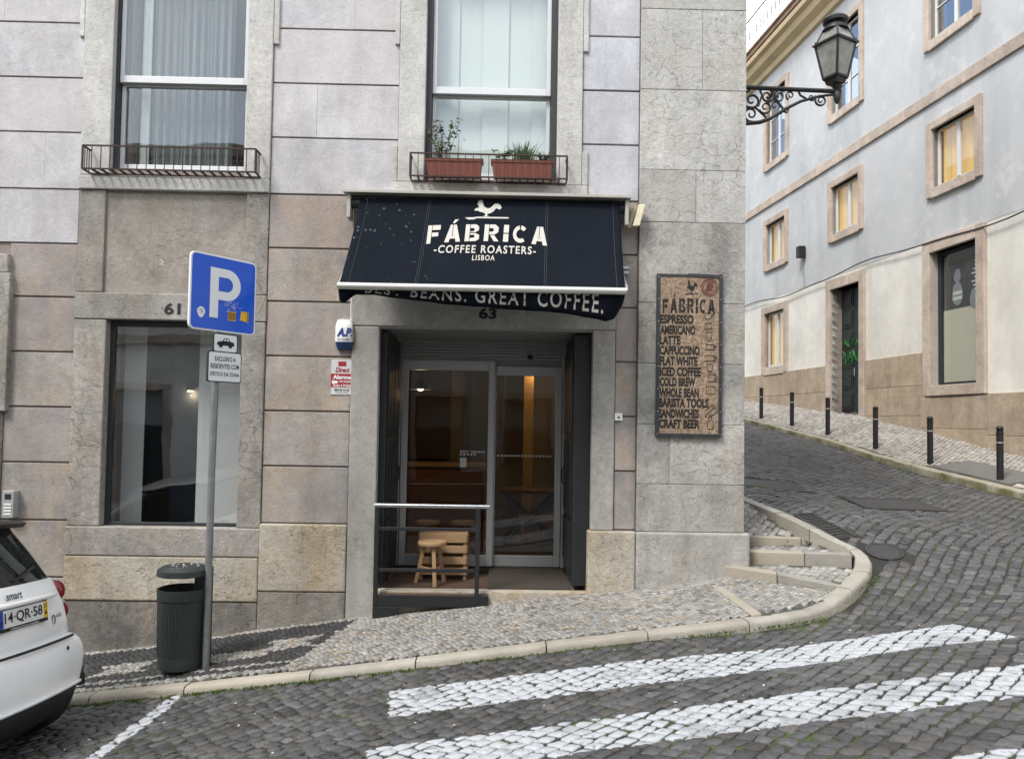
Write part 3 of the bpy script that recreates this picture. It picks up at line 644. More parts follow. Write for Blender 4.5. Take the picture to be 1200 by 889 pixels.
b.build('ashlar', M['ashlar_pale'], BLD, bevel=.0025); b = MB(); blocks(b, -12, -7.2, [-1.4, -.6]+ZL[1:-1]+ZJ, splits={i: [-9.6+.3*(i % 2)] for i in range(20)})
b.build('ashlar', M['ashlar_pale'], BLD, bevel=.0025)
b = MB(); blocks(b, .845, 1.455, ZJ[1:]); b.build('ashlar', M['ashlar_blue'], BLD, bevel=.006, label='bluish ashlar blocks beside the corner')
for q in ((-5.14, -4.44, [-.95]+ZL), (-2.45, -1.553, ZL[1:]+[4.062]), (1.228, 1.455, [.585]+ZL[2:]+[3.83, 4.06]), (-1.55, 1.225, [3.045, 3.49, 4.062], 0, {0: [-.4, .5], 1: [-.9, .1]})):
    b = MB(); blocks(b, *q[:3], splits=q[4] if len(q) > 3 else None); b.build('ashlar', M['ashlar_low'], BLD, bevel=.006, label='brown and orange stained ashlar blocks')
# neighbouring doorway surround at the far left
b = MB(); b.box(-6.3, -5.145, -.035, .04, -1.4, 3.30); b.box(-5.34, -5.09, -.085, .04, 1.72, 3.16); b.box(-5.34, -5.12, -.075, .04, 3.163, 3.36); b.box(-5.34, -5.16, -.07, .04, -1.3, 1.716)
b.build('door_surround', M['lioz_low'], BLD, bevel=.012)
# --- upper windows
def surround(W_, left, right, ears, feet, nm='window_surround'):
    x0, x1, z0, z1 = W_; b = MB(); y = -.05
    b.box(left, x0, y, .56, 4.216, z1); b.box(x1, right, y, .56, 4.216, z1)
    if ears:
        b.box(left-.055, left-.0025, y+.002, .04, 5.69, z1); b.box(right+.0025, right+.06, y+.002, .04, 5.66, z1)
    if feet: b.box(left-.06, left-.0025, y+.002, .04, 4.216, 4.60); b.box(right+.0025, right+.065, y+.002, .04, 4.216, 4.58)
    b.box(x0-.02, x1+.02, y+.006, .30, z1+.003, z1+.35)
    return b.build(nm, M['lioz'], BLD, bevel=.01)
surround(WA, -4.44, -2.455, True, False); surround(WB, -1.11, .842, True, True)
b = MB(); b.box(-4.44, -2.455, -.062, .30, 4.065, 4.212); b.build('window_sill', M['lioz'], BLD, bevel=.012)
b = MB(); b.box(-1.17, .905, -.058, .30, 4.066, 4.212)
b.poly([(-1.62, -.02, 4.064), (-1.175, -.02, 4.064), (-1.175, -.02, 4.212), (-1.29, -.02, 4.212), (-1.40, -.02, 4.15), (-1.50, -.02, 4.085)], (0, .05, 0)); b.poly([(.91, -.022, 4.064), (1.10, -.022, 4.064), (1.02, -.022, 4.10), (.98, -.022, 4.16), (.97, -.022, 4.212), (.91, -.022, 4.212)], (0, .05, 0))
b.build('window_sill', M['lioz'], BLD, bevel=.008)
def sash(W_, midz, dark_l, dark_r, left_off=0):
    x0, x1, z0, z1 = W_; f = MB(); d = MB(); w = .043
    d.box(x0, x0+dark_l, .02, .296, z0-.1, z1); d.box(x1-dark_r, x1, .02, .296, z0-.1, z1); d.box(x0+dark_l, x1-dark_r, .235, .33, z0-.1, z0+.005)
    a, c = x0+dark_l+.003, x1-dark_r-.003
    # upper sash in front
    f.box(a, a+w, .06, .105, midz, z1); f.box(c-w, c, .06, .105, midz, z1); f.box(a+w, c-w, .058, .107, midz, midz+.075); f.box(a+w, c-w, .06, .105, z1-.06, z1)
    # lower sash behind
    f.box(a, a+w*.9, .115, .16, z0, midz+.06); f.box(c-w*.9, c, .115, .16, z0, midz+.06); f.box(a+w*.9, c-w*.9, .115, .16, z0, z0+.07); f.box(a+w*.9, c-w*.9, .115, .16, midz-.02, midz+.06)
    fr = f.build('sash_frame', M['white_frame'], BLD, bevel=.004); d.build('reveal_board', M['dark_frame'], BLD)
    g = MB(); g.box(a+w, c-w, .080, .086, midz+.075, z1-.06); g.build('pane', M['glass'], fr); g = MB(); g.box(a+w*.9, c-w*.9, .135, .141, z0+.07, midz-.02); g.build('pane', M['glass'], fr)
    return a, c
sash(WA, 5.255, .022, .02); sash(WB, 5.215, .06, .065)
# dark rooms behind the upper windows, with their curtains
for W_ in (WA, WB):
    b = MB(); x0, x1, z0, z1 = W_; b.box(x0-.35, x1+.35, 1.6, 1.64, z0-.4, z1+.3); b.box(x0-.35, x0-.31, .556, 1.6, z0-.4, z1+.3); b.box(x1+.31, x1+.35, .556, 1.6, z0-.4, z1+.3); b.box(x0-.31, x1+.31, .556, 1.6, z0-.4, z0-.36); b.box(x0-.31, x1+.31, .556, 1.6, z1+.26, z1+.3); b.build('room', M['room'], BLD)
def drape(mb, x0, x1, z0, z1, y, amp, waves, n=120, seed=0):
    rr = random.Random(seed); ph = [rr.uniform(0, 6) for _ in range(4)]; rows = []
    for z in np.linspace(z0, z1, 5):
        k_ = 1-.25*(z-z0)/(z1-z0)
        rows.append([(x0+(x1-x0)*i/n, y+amp*k_*(math.sin(waves*i/n*6.283+ph[0])+.5*math.sin(waves*2.3*i/n*6.283+ph[1])), z) for i in range(n+1)])
    vs = [p for r in rows for p in r]; fs = [(r*(n+1)+i, r*(n+1)+i+1, (r+1)*(n+1)+i+1, (r+1)*(n+1)+i) for r in range(4) for i in range(n)]
    mb.add(vs, fs)
b = MB(); drape(b, -3.86, -2.98, 4.25, 6.9, .30, .022, 9, 160, 1); b.build('curtain', M['curtain'], BLD, True, label='grey sheer curtain hanging in folds in the left upper window')
b = MB(); drape(b, -3.98, -3.88, 4.25, 6.9, .28, .012, 2, 30, 3); b.build('curtain', M['blind'], BLD, True)
b = MB()
for i in range(5):
    x = -.78+i*.272; b.box(x, x+.285, .24+.02*(i % 2), .244+.02*(i % 2), 4.2, 6.9)
b.build('curtain', M['blind'], BLD, label='flat pale panel curtains in the window over the awning')
# --- the panel under the left window, the shop window and its stone frame
for x0, x1 in ((-4.44, -4.165), (-2.69, -2.455)): b = MB(); b.box(x0, x1, -.034, .04, 2.985, 4.062); b.build('panel_frame', M['lioz_low'], BLD, bevel=.01)
b = MB(); b.box(-4.162, -2.693, -.003, .04, 2.985, 4.062); b.build('wall_panel', M['panel'], BLD)
b = MB(); b.box(-4.445, -2.45, -.045, .30, 2.70, 2.98); b.box(-4.44, SW[0], -.04, .30, .553, 2.697); b.box(SW[1], -2.455, -.04, .30, .553, 2.697); b.box(-4.45, -2.45, -.06, .30, .255, .55)
b.build('shop_window_surround', M['lioz_low'], BLD, bevel=.012)
b = MB(); b.box(-4.45, -2.46, -.055, .04, -.205, .252); b.build('plinth', M['plinth'], BLD, bevel=.016); b = MB(); b.box(-2.456, -1.555, -.06, .04, -.09, .602); b.build('plinth', M['plinth'], BLD, bevel=.016)
b = MB(); b.box(-12, -4.455, -.05, .04, -2.2, -1.0); b.box(-4.45, -3.1, -.04, .04, -1.2, -.209); b.box(-3.096, -2.46, -.043, .04, -1.2, -.209); b.box(-2.456, -1.555, -.05, .04, -.9, -.094); b.box(-5.14, -4.455, -.04, .04, -2, -.955); b.build('base_course', M['base'], BLD, bevel=.014)
b = MB(); x0, x1, z0, z1 = SW
b.box(x0+.003, x0+.05, .06, .11, z0, z1); b.box(x1-.03, x1-.003, .06, .11, z0, z1); b.box(x0+.05, x1-.03, .06, .11, z1-.06, z1-.003); b.box(x0+.05, x1-.03, .06, .11, z0+.003, z0+.035)
fr = b.build('shop_window_frame', M['dark_frame'], BLD, bevel=.003); g = MB(); g.box(x0+.05, x1-.03, .082, .09, z0+.035, z1-.06); g.build('pane', M['glass_shop'], fr)
# display space behind the shop window
M['slate_blue'] = plain('slate blue interior wall', (.03,.046,.075), .7); M['frost'] = plain('pale green grey panel', (.84,.86,.85), .7, 0, .04); M['pale_wall'] = plain('pale grey interior wall', (.42,.46,.45), .8); M['warm_wall'] = plain('warm interior wall', (.26,.225,.18), .8, 0, .15, 2); M['wood_floor'] = plain('dark wood floor', (.10,.06,.035), .5, 0, .2)
b = MB(); b.box(-4.7, -2.05, 3.2, 3.25, .2, 3.0); b.box(-4.7, -4.66, .556, 3.2, .2, 3.0); b.box(-2.06, -2.02, .556, 3.2, .2, 3.0); b.build('room', M['slate_blue'], BLD)
b = MB(); b.box(-4.66, -2.06, .556, 3.2, 3.0, 3.04); b.build('ceiling', M['pale_wall'], BLD); b = MB(); b.box(-4.66, -2.06, .556, 3.2, .16, .2); b.build('floor', M['wood_floor'], BLD)
b = MB(); b.box(-3.83, -3.42, 1.0, 3.15, .2, 2.99); b.build('pillar', M['slate_blue'], BLD); b = MB(); b.box(-4.5, -3.86, 1.9, 1.94, .2, 2.3); b.build('partition', M['room'], BLD)
for x0, x1 in ((-4.32, -3.91), (-3.32, -2.80)): b = MB(); b.box(x0, x1, .46, .475, .3, 2.98); b.build('display_panel', M['frost'], BLD, label='pale upright display panel behind the shop glass')
# --- door surround, recess and sliding doors
b = MB(); b.box(-1.55, DO[0], -.045, .36, -.7, 2.677); b.box(DO[1], 1.222, -.045, .36, .58, 2.677); b.box(-1.555, 1.225, -.05, .36, 2.68, 3.04); b.build('door_surround', M['door_jamb'], BLD, bevel=.012)
b = MB(); b.box(.955, 1.452, -.075, .36, -.5, .577); b.build('jamb_base', M['plinth'], BLD, bevel=.016)
for x0, x1 in ((DO[0]-.2, DO[0]), (DO[1], DO[1]+.2)): b = MB(); b.box(x0, x1, .363, 1.3, -.6, 2.9); b.build('recess_wall', M['dark_frame'], BLD)
b = MB(); b.box(DO[0], DO[1], -.02, 1.25, 2.66, 2.9); b.build('recess_ceiling', M['alu_dull'], BLD)
for s_, xa, xb in ((1, -1.255, -1.185), (-1, .80, .98)):     # folded dark shutters along the recess sides
    b = MB(); b.box(xa, xb, .06, 1.06, -.02, 2.64); xi = xb if s_ > 0 else xa
    for y0, y1 in ((.10, .30), (.34, .54), (.60, .80), (.84, 1.02)):
        for z0, z1 in ((.12, .62), (.70, 1.5), (1.58, 2.5)):
            b.box(min(xi, xi+s_*.018), max(xi, xi+s_*.018), y0, y1, z0, z1)
    sh_ = b.build('shutter', M['green_door'], BLD, bevel=.006)
    h = MB(); xk = xi+s_*.03; h.tube([(xk, .82, 1.0), (xk+s_*.02, .82, 1.02), (xk+s_*.02, .82, 1.16), (xk, .82, 1.18)], .009); h.build('handle', M['black_metal'], sh_)
Yd = 1.15
b = MB()
for i in range(6): b.box(-1.16, .77, Yd-.03-.006*(i % 2), Yd+.12, 2.44+i*.037, 2.44+(i+1)*.037-.004)
b.box(.772, .86, Yd-.05, Yd+.12, -.03, 2.66); b.box(-1.185, -1.165, Yd-.05, Yd+.12, -.03, 2.66); b.box(-1.16, .77, Yd+.07, Yd+.11, 2.35, 2.445); b.box(-1.16, -.05, Yd-.05, Yd-.005, 2.421, 2.438); b.build('roller_shutter_box', M['alu_dull'], BLD, bevel=.004)
for (x0, x1, z0, z1, yy, st) in ((-1.155, -.045, -.02, 2.42, Yd-.045, .075), (-.10, .765, -.03, 2.37, Yd+.02, .075)):
    f = MB(); f.box(x0, x0+st, yy, yy+.045, z0, z1); f.box(x1-st, x1, yy, yy+.045, z0, z1); f.box(x0+st, x1-st, yy, yy+.045, z1-.115, z1); f.box(x0+st, x1-st, yy, yy+.045, z0, z0+.13)
    fr = f.build('sliding_door', M['alu'], BLD, bevel=.004); g = MB(); g.box(x0+st, x1-st, yy+.018, yy+.026, z0+.13, z1-.115); g.build('pane', M['glass_door'], fr)
    d = MB(); zz = 1.28 if x0 > -.5 else 1.29; n = 16 if x0 > -.5 else 5
    xs0 = x0+st+.02 if x0 > -.5 else x1-st-.33
    for i in range(n): d.box(xs0+i*.042, xs0+i*.042+.022, yy+.013, yy+.017, zz, zz+.022)
    d.build('sticker', M['alu'], fr); d = MB()
    if x0 < -.5:
        text(d, 'BEST BEANS', (x1-st-.33, yy+.012, zz+.03), (1,0,0), (0,0,1), .30, .028, .02); d.build('sticker', M['alu'], fr); d = MB(); d.box(x1-st-.33, x1-st-.25, yy+.013, yy+.017, zz-.14, zz-.03); d.build('sticker', M['alu'], fr)
b = MB(); b.box(-1.15, .79, Yd-.03, Yd+.1, -.09, -.035); b.box(-.08, .80, .05, Yd-.03, -.10, -.045); b.build('doormat', plain('brown mat', (.05,.04,.03), .95), BLD)
b = MB(); b.box(DO[0]-.15, DO[1]+.15, .051, 1.32, -.6, -.112); b.build('recess_floor', M['joint'], BLD); b = MB(); b.box(DO[0]-.01, DO[1]-.01, -.065, .05, -.6, -.06); b.build('threshold', M['plinth'], BLD, bevel=.01)
b = MB(); b.lathe([(.03, 0), (.034, .03), (.02, .05)], (.37, Yd-.07, 2.45), 14); b.build('door_sensor', M['black_metal'], BLD)
# shop interior
b = MB(); b.box(-2.0, 2.1, 6.4, 6.45, -.1, 3.2); b.box(2.06, 2.1, 1.32, 6.4, -.1, 3.2); b.build('shop_wall', M['warm_wall'], BLD)
b = MB(); b.box(-2.0, -1.96, 1.32, 6.4, -.1, 3.2); b.box(-2.0, 2.1, 1.3, 6.4, 3.0, 3.05); b.build('shop_wall', M['slate_blue'], BLD); b = MB(); b.box(-1.96, 2.06, 1.3, 6.4, -.12, -.06); b.build('floor', M['wood_floor'], BLD)
b = MB(); b.box(-1.9, -.9, 6.2, 6.38, 1.0, 2.9); b.box(-.6, .1, 6.3, 6.38, .9, 2.7); b.build('shelf_panel', plain('dark wood shelving', (.06,.035,.02), .6), BLD)
b = MB(); b.box(.45, .62, 5.5, 5.7, -.06, 3.0); b.build('brass_column', plain('brass column', (.6,.38,.12), .35, .6), BLD)
# --- the rounded corner pilaster
QZ = [.58, 1.075, 1.70, 2.34, 2.98, 3.84, 4.40, 5.265, 6.14, 6.95, 7.8, 8.6, 9.5]; QS = {0: [], 1: [1.80], 2: [], 3: [2.1], 4: [], 5: [2.06], 6: [], 7: [2.12], 8: [], 9: [1.9]}
for nm, rng, mt in (('corner_pilaster', range(5, 12), M['quoin']), ('corner_pilaster', range(0, 5), M['quoin_low'])):
    b = MB()
    for i in rng:
        cuts = [1.46]+QS.get(i, [])+[2.592]
        for p, q in zip(cuts[:-1], cuts[1:]): b.box(p+.0015, q-.0015, -.062-random.uniform(0, .004), .62 if q > 2.5 else .04, QZ[i]+.002, QZ[i+1]-.002)
    b.build(nm, mt, BLD, bevel=.005)
b = MB(); b.box(1.456, 2.645, -.10, .70, -.6, .577); b.build('corner_plinth', M['quoin_low'], BLD, bevel=.022)
b = MB()
for i, (a, c) in enumerate(zip([.6]+QZ[1:-1], QZ[1:])):
    for y0 in np.arange(.64, 15, 1.3):
        y1 = min(y0+1.29, 15.9); b.poly([(side(y0)+.022, y0, a+.004), (side(y1)+.022, y1, a+.004), (side(y1)+.022, y1, c-.006), (side(y0)+.022, y0, c-.006)], (-.03, 0, 0))
b.build('side_ashlar', M['quoin'], BLD, bevel=.006)
# house numbers painted in dark iron
b = MB(); y = -.062
def px_text(mb, t, px0, py0, px1, py1, Y, bold=0.0, warp=None, shear=0):
    a, c = P(px0, py1, Y), P(px1, py0, Y); w, h = c[0]-a[0], c[2]-a[2]; u = np.array((1, 0, 0.0))
    return text(mb, t, a, u, np.array((shear, 0, 1.0)), w, h, bold, warp)
px_text(b, '61', 192, 355, 212, 368.5, -.0475, .035); px_text(b, '·', 189, 360, 191, 362, -.0475, .03); b.build('house_number', M['black_metal'], BLD)
b = MB(); px_text(b, '63', 561, 361, 582, 373.5, -.0525, .035); b.build('house_number', M['black_metal'], BLD)
# ================================================================== things fixed to the corner building
def fabric_mat():
    k = NT('navy awning cloth'); x, y, z = k.xyz(); st = k.ramp(k.noise(1.0, 4, .6, k.map((22, 1, 1.6))), [(.45, 0), (.8, 1)])
    low = k.ramp(z, [(0, 0), (1, 1)]); c = k.mix(k.noise(3, 6, .6), (.005,.007,.011), (.010,.013,.019)); c = k.mix(k.math('MULTIPLY', st, .06), c, (.035,.04,.045))
    mp = k.ramp(k.vor(13), [(.13, 1), (.20, 0)]); mask = k.math('MULTIPLY', k.math('LESS_THAN', x, -.55), k.ramp(k.noise(1.2, 3), [(.42, 0), (.52, 1)]))
    c = k.mix(k.math('MULTIPLY', k.math('MULTIPLY', mp, mask), .4), c, (.16,.19,.20))
    return k.done(c, .95, 0, k.bump(k.noise(4, 4, .5, k.map((1, 1, .5))), .3, .025), .08)
M['awning'] = fabric_mat(); M['letter'] = plain('worn cream lettering', (.47,.45,.41), .8, 0, .2, 40); M['silver'] = plain('silver bar', (.62,.62,.58), .35, .5, .06)
AW = thing('awning', 'dark blue fabric awning with cream lettering over the glass shop door', 'awning', (-.15, -.1, 3.0))
TL, TR, BL, BR = np.array((-1.47, -.16, 3.975)), np.array((1.235, -.16, 3.99)), np.array((-1.535, -.80, 2.985)), np.array((1.195, -.80, 2.985))
def aw(u, v):     # u 0..1 left to right, v 0 top .. 1 bottom
    p = (TL*(1-u)+TR*u)*(1-v)+(BL*(1-u)+BR*u)*v; sag = .018*math.sin(math.pi*v)*(1+.3*math.sin(u*9)); r = .03*math.exp(-v*16)
    return p+np.array((0, sag*.8-r, -sag+r*.6))
AN = np.cross(TR-TL, BL-TL); AN /= -np.linalg.norm(AN)
if AN[1] > 0: AN = -AN
b = MB(); n, mrow = 60, 24; b.add([aw(i/n, j/mrow) for j in range(mrow+1) for i in range(n+1)], [(j*(n+1)+i, (j+1)*(n+1)+i, (j+1)*(n+1)+i+1, j*(n+1)+i+1) for j in range(mrow) for i in range(n)])
fb = b.build('canopy_cloth', M['awning'], AW, True)
fb.modifiers.new('thick', 'SOLIDIFY').thickness = .002
def aw_uv(px, py):
    d = ray(px, py)
    lo = np.array((0.5, .5))
    u, v = .5, .5
    for _ in range(30):          # Newton on the cloth surface
        p = aw(u, v); q = np.array([CX+FPX*((p-CAM)@CR)/((p-CAM)@FW), CY-FPX*((p-CAM)@CU)/((p-CAM)@FW)]); e = 1e-3
        J = []
        for du, dv in ((e, 0), (0, e)):
            p2 = aw(u+du, v+dv); q2 = np.array([CX+FPX*((p2-CAM)@CR)/((p2-CAM)@FW), CY-FPX*((p2-CAM)@CU)/((p2-CAM)@FW)]); J.append((q2-q)/e)
        du, dv = np.linalg.solve(np.array(J).T, np.array((px, py))-q); u += du; v += dv
    return u, v
def on_cloth(pts_uv): return [aw(u, v)+AN*.006 for u, v in pts_uv]
# stencil letters (unit boxes: polygons with bridges cut out)
def arc(cx_, cy_, r0, r1, a0, a1, sx=1, n=10):
    o_ = [(cx_+sx*r1*math.cos(math.radians(a0+(a1-a0)*i/n)), cy_+r1*math.sin(math.radians(a0+(a1-a0)*i/n))) for i in range(n+1)]
    i_ = [(cx_+sx*r0*math.cos(math.radians(a1-(a1-a0)*i/n)), cy_+r0*math.sin(math.radians(a1-(a1-a0)*i/n))) for i in range(n+1)]; return o_+i_
R_ = lambda x0, x1, y0, y1: [(x0, y0), (x1, y0), (x1, y1), (x0, y1)]
GL = {'F': [R_(0, .3, 0, 1), R_(.34, .95, .74, 1), R_(.34, .82, .38, .6)],
      'A': [[(0, 0), (.28, 0), (.37, .34), (.45, .34), (.45, 1), (.31, 1)], [(.49, 1), (.49, .34), (.63, .34), (.72, 0), (1, 0), (.69, 1)], R_(.3, .7, .2, .33)],
      'B': [R_(0, .3, 0, 1), [(.34, .78), (.55, .78), (.62, .72), (.62, .65), (.55, .59), (.34, .59), (.34, .54), (.7, .54), (.92, .65), (.92, .86), (.72, 1), (.34, 1)], [(.34, .48), (.7, .48), (.97, .36), (.97, .12), (.74, 0), (.34, 0), (.34, .2), (.58, .2), (.66, .26), (.66, .33), (.58, .38), (.34, .38)]],
      'R': [R_(0, .3, 0, 1), [(.34, .78), (.55, .78), (.62, .72), (.62, .63), (.55, .57), (.34, .57), (.34, .4), (.6, .4), (.7, .4), (.94, .56), (.94, .84), (.72, 1), (.34, 1)], [(.4, .36), (.68, .36), (1, 0), (.68, 0)]],
      'I': [R_(0, 1, 0, .47), R_(0, 1, .53, 1)],
      'C': [arc(.5, .5, .27, .5, 100, 310, 1, 16), arc(.5, .5, .27, .5, 40, 86, 1, 6)]}
GL['Á'] = GL['A']+[[(.42, 1.08), (.56, 1.08), (.8, 1.3), (.55, 1.3)]]
WID = {'F': .72, 'Á': .86, 'A': .86, 'B': .8, 'R': .82, 'I': .28, 'C': .8}
def stencil(word, gap=.24):
    """polygons of a stencilled word in a unit-height strip, and its width"""
    x = 0; out = []
    for ch in word:
        for p in GL[ch]: out.append([(x+a*WID[ch], c) for a, c in p])
        x += WID[ch]+gap
    return out, x-gap
def subdiv(p, n=1):
    return p
ROOSTER = [(-.50,.36),(-.44,.30),(-.36,.33),(-.28,.26),(-.12,.20),(-.06,.14),(-.04,.02),(-.12,0),(-.12,-.03),(.10,-.03),(.08,.0),(.02,.02),(.03,.13),(.14,.17),(.24,.26),(.30,.36),(.36,.48),(.50,.40),(.58,.50),(.52,.66),(.42,.74),(.28,.72),(.22,.62),(.16,.52),(.06,.46),(-.06,.50),(-.14,.60),(-.16,.72),(-.20,.80),(-.18,.88),(-.24,.84),(-.27,.92),(-.31,.84),(-.37,.86),(-.36,.76),(-.42,.70),(-.36,.66),(-.37,.58),(-.32,.60),(-.34,.48),(-.44,.46)]
FILTER = [(-.62,-.12),(-.34,-.10),(-.30,-.06),(.60,-.06),(.66,-.09),(.66,-.13),(.60,-.16),(-.28,-.16),(-.34,-.24),(-.52,-.26),(-.58,-.18)]
def map_words(mb, fn, polys):
    for p in polys: mb.poly([fn(a, c) for a, c in p])
u0, v0 = aw_uv(499.5, 286); u1, v1 = aw_uv(641, 286); _, vt = aw_uv(570, 263.5); _, vb2 = aw_uv(570, 283)
pol, wid = stencil('FÁBRICA')
def fw_(a, c):
    s = a/wid; u = u0+(u1-u0)*s; arch = (s-.5)**2*4*.035; fan = 1; v = vb2+arch+(vt-vb2)*c*(1+.10*(2*s-1)**2); u += (s-.5)*.004*c
    return on_cloth([(u, v)])[0]
b = MB()
ua, va = aw_uv(570, 254); sc = (aw_uv(595, 254)[0]-ua)/.62; scv = (va-aw_uv(570, 240)[1])/.86
rst = [(x*.74, y*1.22) for x, y in ROOSTER]; awl = [on_cloth([(ua+x*sc, va-y*scv-.004)])[0] for x, y in rst]; b.poly(awl); b.build('emblem', M['letter'], AW); b = MB()
b.poly([on_cloth([(ua+x*sc, va-y*scv*1.1-.004)])[0] for x, y in FILTER]); b.build('emblem', M['letter'], AW); b = MB(); map_words(b, fw_, pol); b.build('lettering', M['letter'], AW)
def cloth_text(t, px0, py0, px1, py1, bold):
    b = MB()
    ua_, vb_ = aw_uv(px0, py1); ub_, vt_ = aw_uv(px1, py0); g, f, mx_ = text_geo(t, bold, 3, 1.22)
    b.add([on_cloth([(ua_+(ub_-ua_)*a/mx_[0], vb_+(vt_-vb_)*c/mx_[1])])[0] for a, c in g], f); b.build('lettering', M['letter'], AW)

cloth_text('-COFFEE ROASTERS-', 508, 289.5, 628, 297, .018); cloth_text('LISBOA', 553, 299.5, 580, 305.5, .015)
M['stitch'] = plain('pale stitching', (.06,.07,.085), .8)
for uu in (.03, .262, .27, .715, .722, .972): b = MB(); b.tube([aw(uu, j/14)+AN*.003 for j in range(15)], .0016, 4); b.build('seam', M['stitch'], AW)
b = MB(); b.tube([BL+(-.012, -.01, -.02), BR+(.012, -.01, -.02)], .034, 12); b.build('front_bar', M['silver'], AW, True)
b = MB(); b.box(-1.635, 1.34, -.26, -.05, 4.030, 4.062); b.box(-1.60, -1.565, -.22, -.05, 3.78, 4.028); b.box(1.285, 1.32, -.22, -.05, 3.76, 4.028); b.box(-1.56, 1.28, -.10, -.05, 3.9, 4.026); b.build('awning_hood', plain('dull beige metal', (.40,.38,.34), .6), AW, bevel=.004)
b = MB(); b.tube([(-1.56, -.13, 3.95), (1.28, -.13, 3.95)], .05, 10); b.build('roller_tube', M['dark_frame'], AW, True)
for sx, xw in ((-1, -1.545), (1, 1.22)):
    b = MB(); b.tube([(xw, -.06, 3.32), (xw, -.40, 3.25), (xw*.997, -.80, 2.97)], .016, 8); b.build('arm', M['alu'], AW, True)
    b = MB(); xe = -1.56 if sx < 0 else 1.30; b.tube([(xe-.06, -.075, 3.335), (xe+.05, -.075, 3.335)], .024, 10); b.tube([(xe-.06, -.075, 3.285), (xe+.05, -.075, 3.285)], .022, 10); b.box(xe-.05, xe+.04, -.06, -.02, 3.26, 3.36); b.build('arm_bracket', M['alu'], AW, True)
# valance: hangs from the front bar, curls back and droops at its right end
VX = [(-1.545, .12, 0), (-1.50, .15, .0), (-1.40, .055, .03), (-1.2, .06, .02), (-.6, .13, .0), (0, .17, .0), (.6, .20, .0), (.92, .25, .0), (1.02, .275, .02), (1.12, .235, .06), (1.2, .09, .08)]
def val(x, t):
    dz = np.interp(x, [q[0] for q in VX], [q[1] for q in VX]); cy_ = np.interp(x, [q[0] for q in VX], [q[2] for q in VX])
    return np.array((x, -.79+.06*t*t+cy_*t+.012*math.sin(x*11)*t+.01*math.sin(x*23+1)*t, 2.955-dz*t))
b = MB(); n = 90; b.add([val(-1.545+2.745*i/n, j/6) for j in range(7) for i in range(n+1)], [(j*(n+1)+i, (j+1)*(n+1)+i, (j+1)*(n+1)+i+1, j*(n+1)+i+1) for j in range(6) for i in range(n)])
vl = b.build('valance', M['awning'], AW, True); vl.modifiers.new('thick', 'SOLIDIFY').thickness = .002
b = MB(); g, f, mx_ = text_geo('BEST BEANS. GREAT COFFEE.', .012, 3, 1.22)
def vt_(a, c):
    x = -1.30+(2.29)*a/mx_[0]; dz = np.interp(x, [q[0] for q in VX], [q[1] for q in VX])
    p = val(x, 0); zt = 2.955-.012-dz*.16+.015; zb = 2.955-dz*.78
    z = zb+(zt+.03-zb)*c/mx_[1]; t = min(1, max(0, (2.955-z)/dz)); q = val(x, t); return q+np.array((0, -.006, 0))
b.add([vt_(a, c) for a, c in g], f); b.build('lettering', M['letter'], AW)
# --- balconet baskets under the two upper windows
def basket(lab, x0, x1, zb, zt, nb, mat, yf=-.235, yb=-.065):
    t = thing('window_railing', lab, 'railing', ((x0+x1)/2, yb, zb), group='iron window baskets'); f = MB(); r = .0085
    for z in (zb, zt): f.bar((x0, yf, z), (x1, yf, z), r*1.7); [f.bar((x, yf, z), (x, yb, z), r*1.7) for x in (x0, x1)]
    f.bar((x0+.005, yb, zb), (x1-.005, yb, zb), r*1.7)
    for x in (x0, x1): f.bar((x, yf, zb), (x, yf, zt), r*1.9)
    f.build('rail', mat, t); u = MB()
    for i in range(1, nb): x = x0+(x1-x0)*i/nb; u.bar((x, yf, zb), (x, yf, zt), r*.85)
    for k_ in range(1, 4): y = yf+(yb-yf)*k_/4; u.bar((x0, y, zb), (x0, y, zt), r*.85); u.bar((x1, y, zb), (x1, y, zt), r*.85)
    u.build('bars', mat, t); u = MB()
    for i in range(1, nb): x = x0+(x1-x0)*i/nb; u.bar((x, yf, zb), (x, yb, zb), .013, .02)
    u.build('floor_grid', mat, t); return t
basket('low rusty iron window basket, empty, below the curtained left sash window', -4.31, -2.545, 4.222, 4.462, 19, M['rust_iron'])
basket('low iron window basket holding two planters above the awning', -.955, .672, 4.222, 4.46, 20, M['rust_iron'])
M['terracotta'] = plain('terracotta plastic', (.19,.055,.035), .6, 0, .12); M['soil'] = plain('potting soil', (.03,.022,.015), .95)
def planter(lab, x0, x1):
    t = thing('planter_box', lab, 'planter', ((x0+x1)/2, -.15, 4.235), group='planters over the awning'); z = 4.238; b = MB(); h = .185
    rings = []
    for zz, g_ in ((0, .028), (h-.035, .006), (h-.033, -.006), (h, -.006), (h, .008), (h-.03, .012)): rings.append([(x0+g_, -.212+g_*.6, z+zz), (x1-g_, -.212+g_*.6, z+zz), (x1-g_, -.088-g_*.6, z+zz), (x0+g_, -.088-g_*.6, z+zz)])
    b.loft(rings, True, False); b.build('box', M['terracotta'], t, bevel=.003); b = MB(); b.box(x0+.014, x1-.014, -.2, -.1, z+.1, z+h-.028); b.build('soil', M['soil'], t); return t
planter('terracotta planter with a tall thin leafy plant, left one above the awning', -.80, -.205); planter('terracotta planter with grassy herbs, right one above the awning', -.115, .53)
def leaf_mat(name, a, c):
    k = NT(name); r_ = k.island(); return k.done(k.mix(r_, a, c), .6)
M['leaf'] = leaf_mat('leaf green', (.04,.075,.02), (.17,.20,.06)); M['leaf_dark'] = leaf_mat('grass green', (.015,.04,.012), (.06,.12,.03)); M['stem'] = plain('plant stem', (.08,.09,.04), .8)
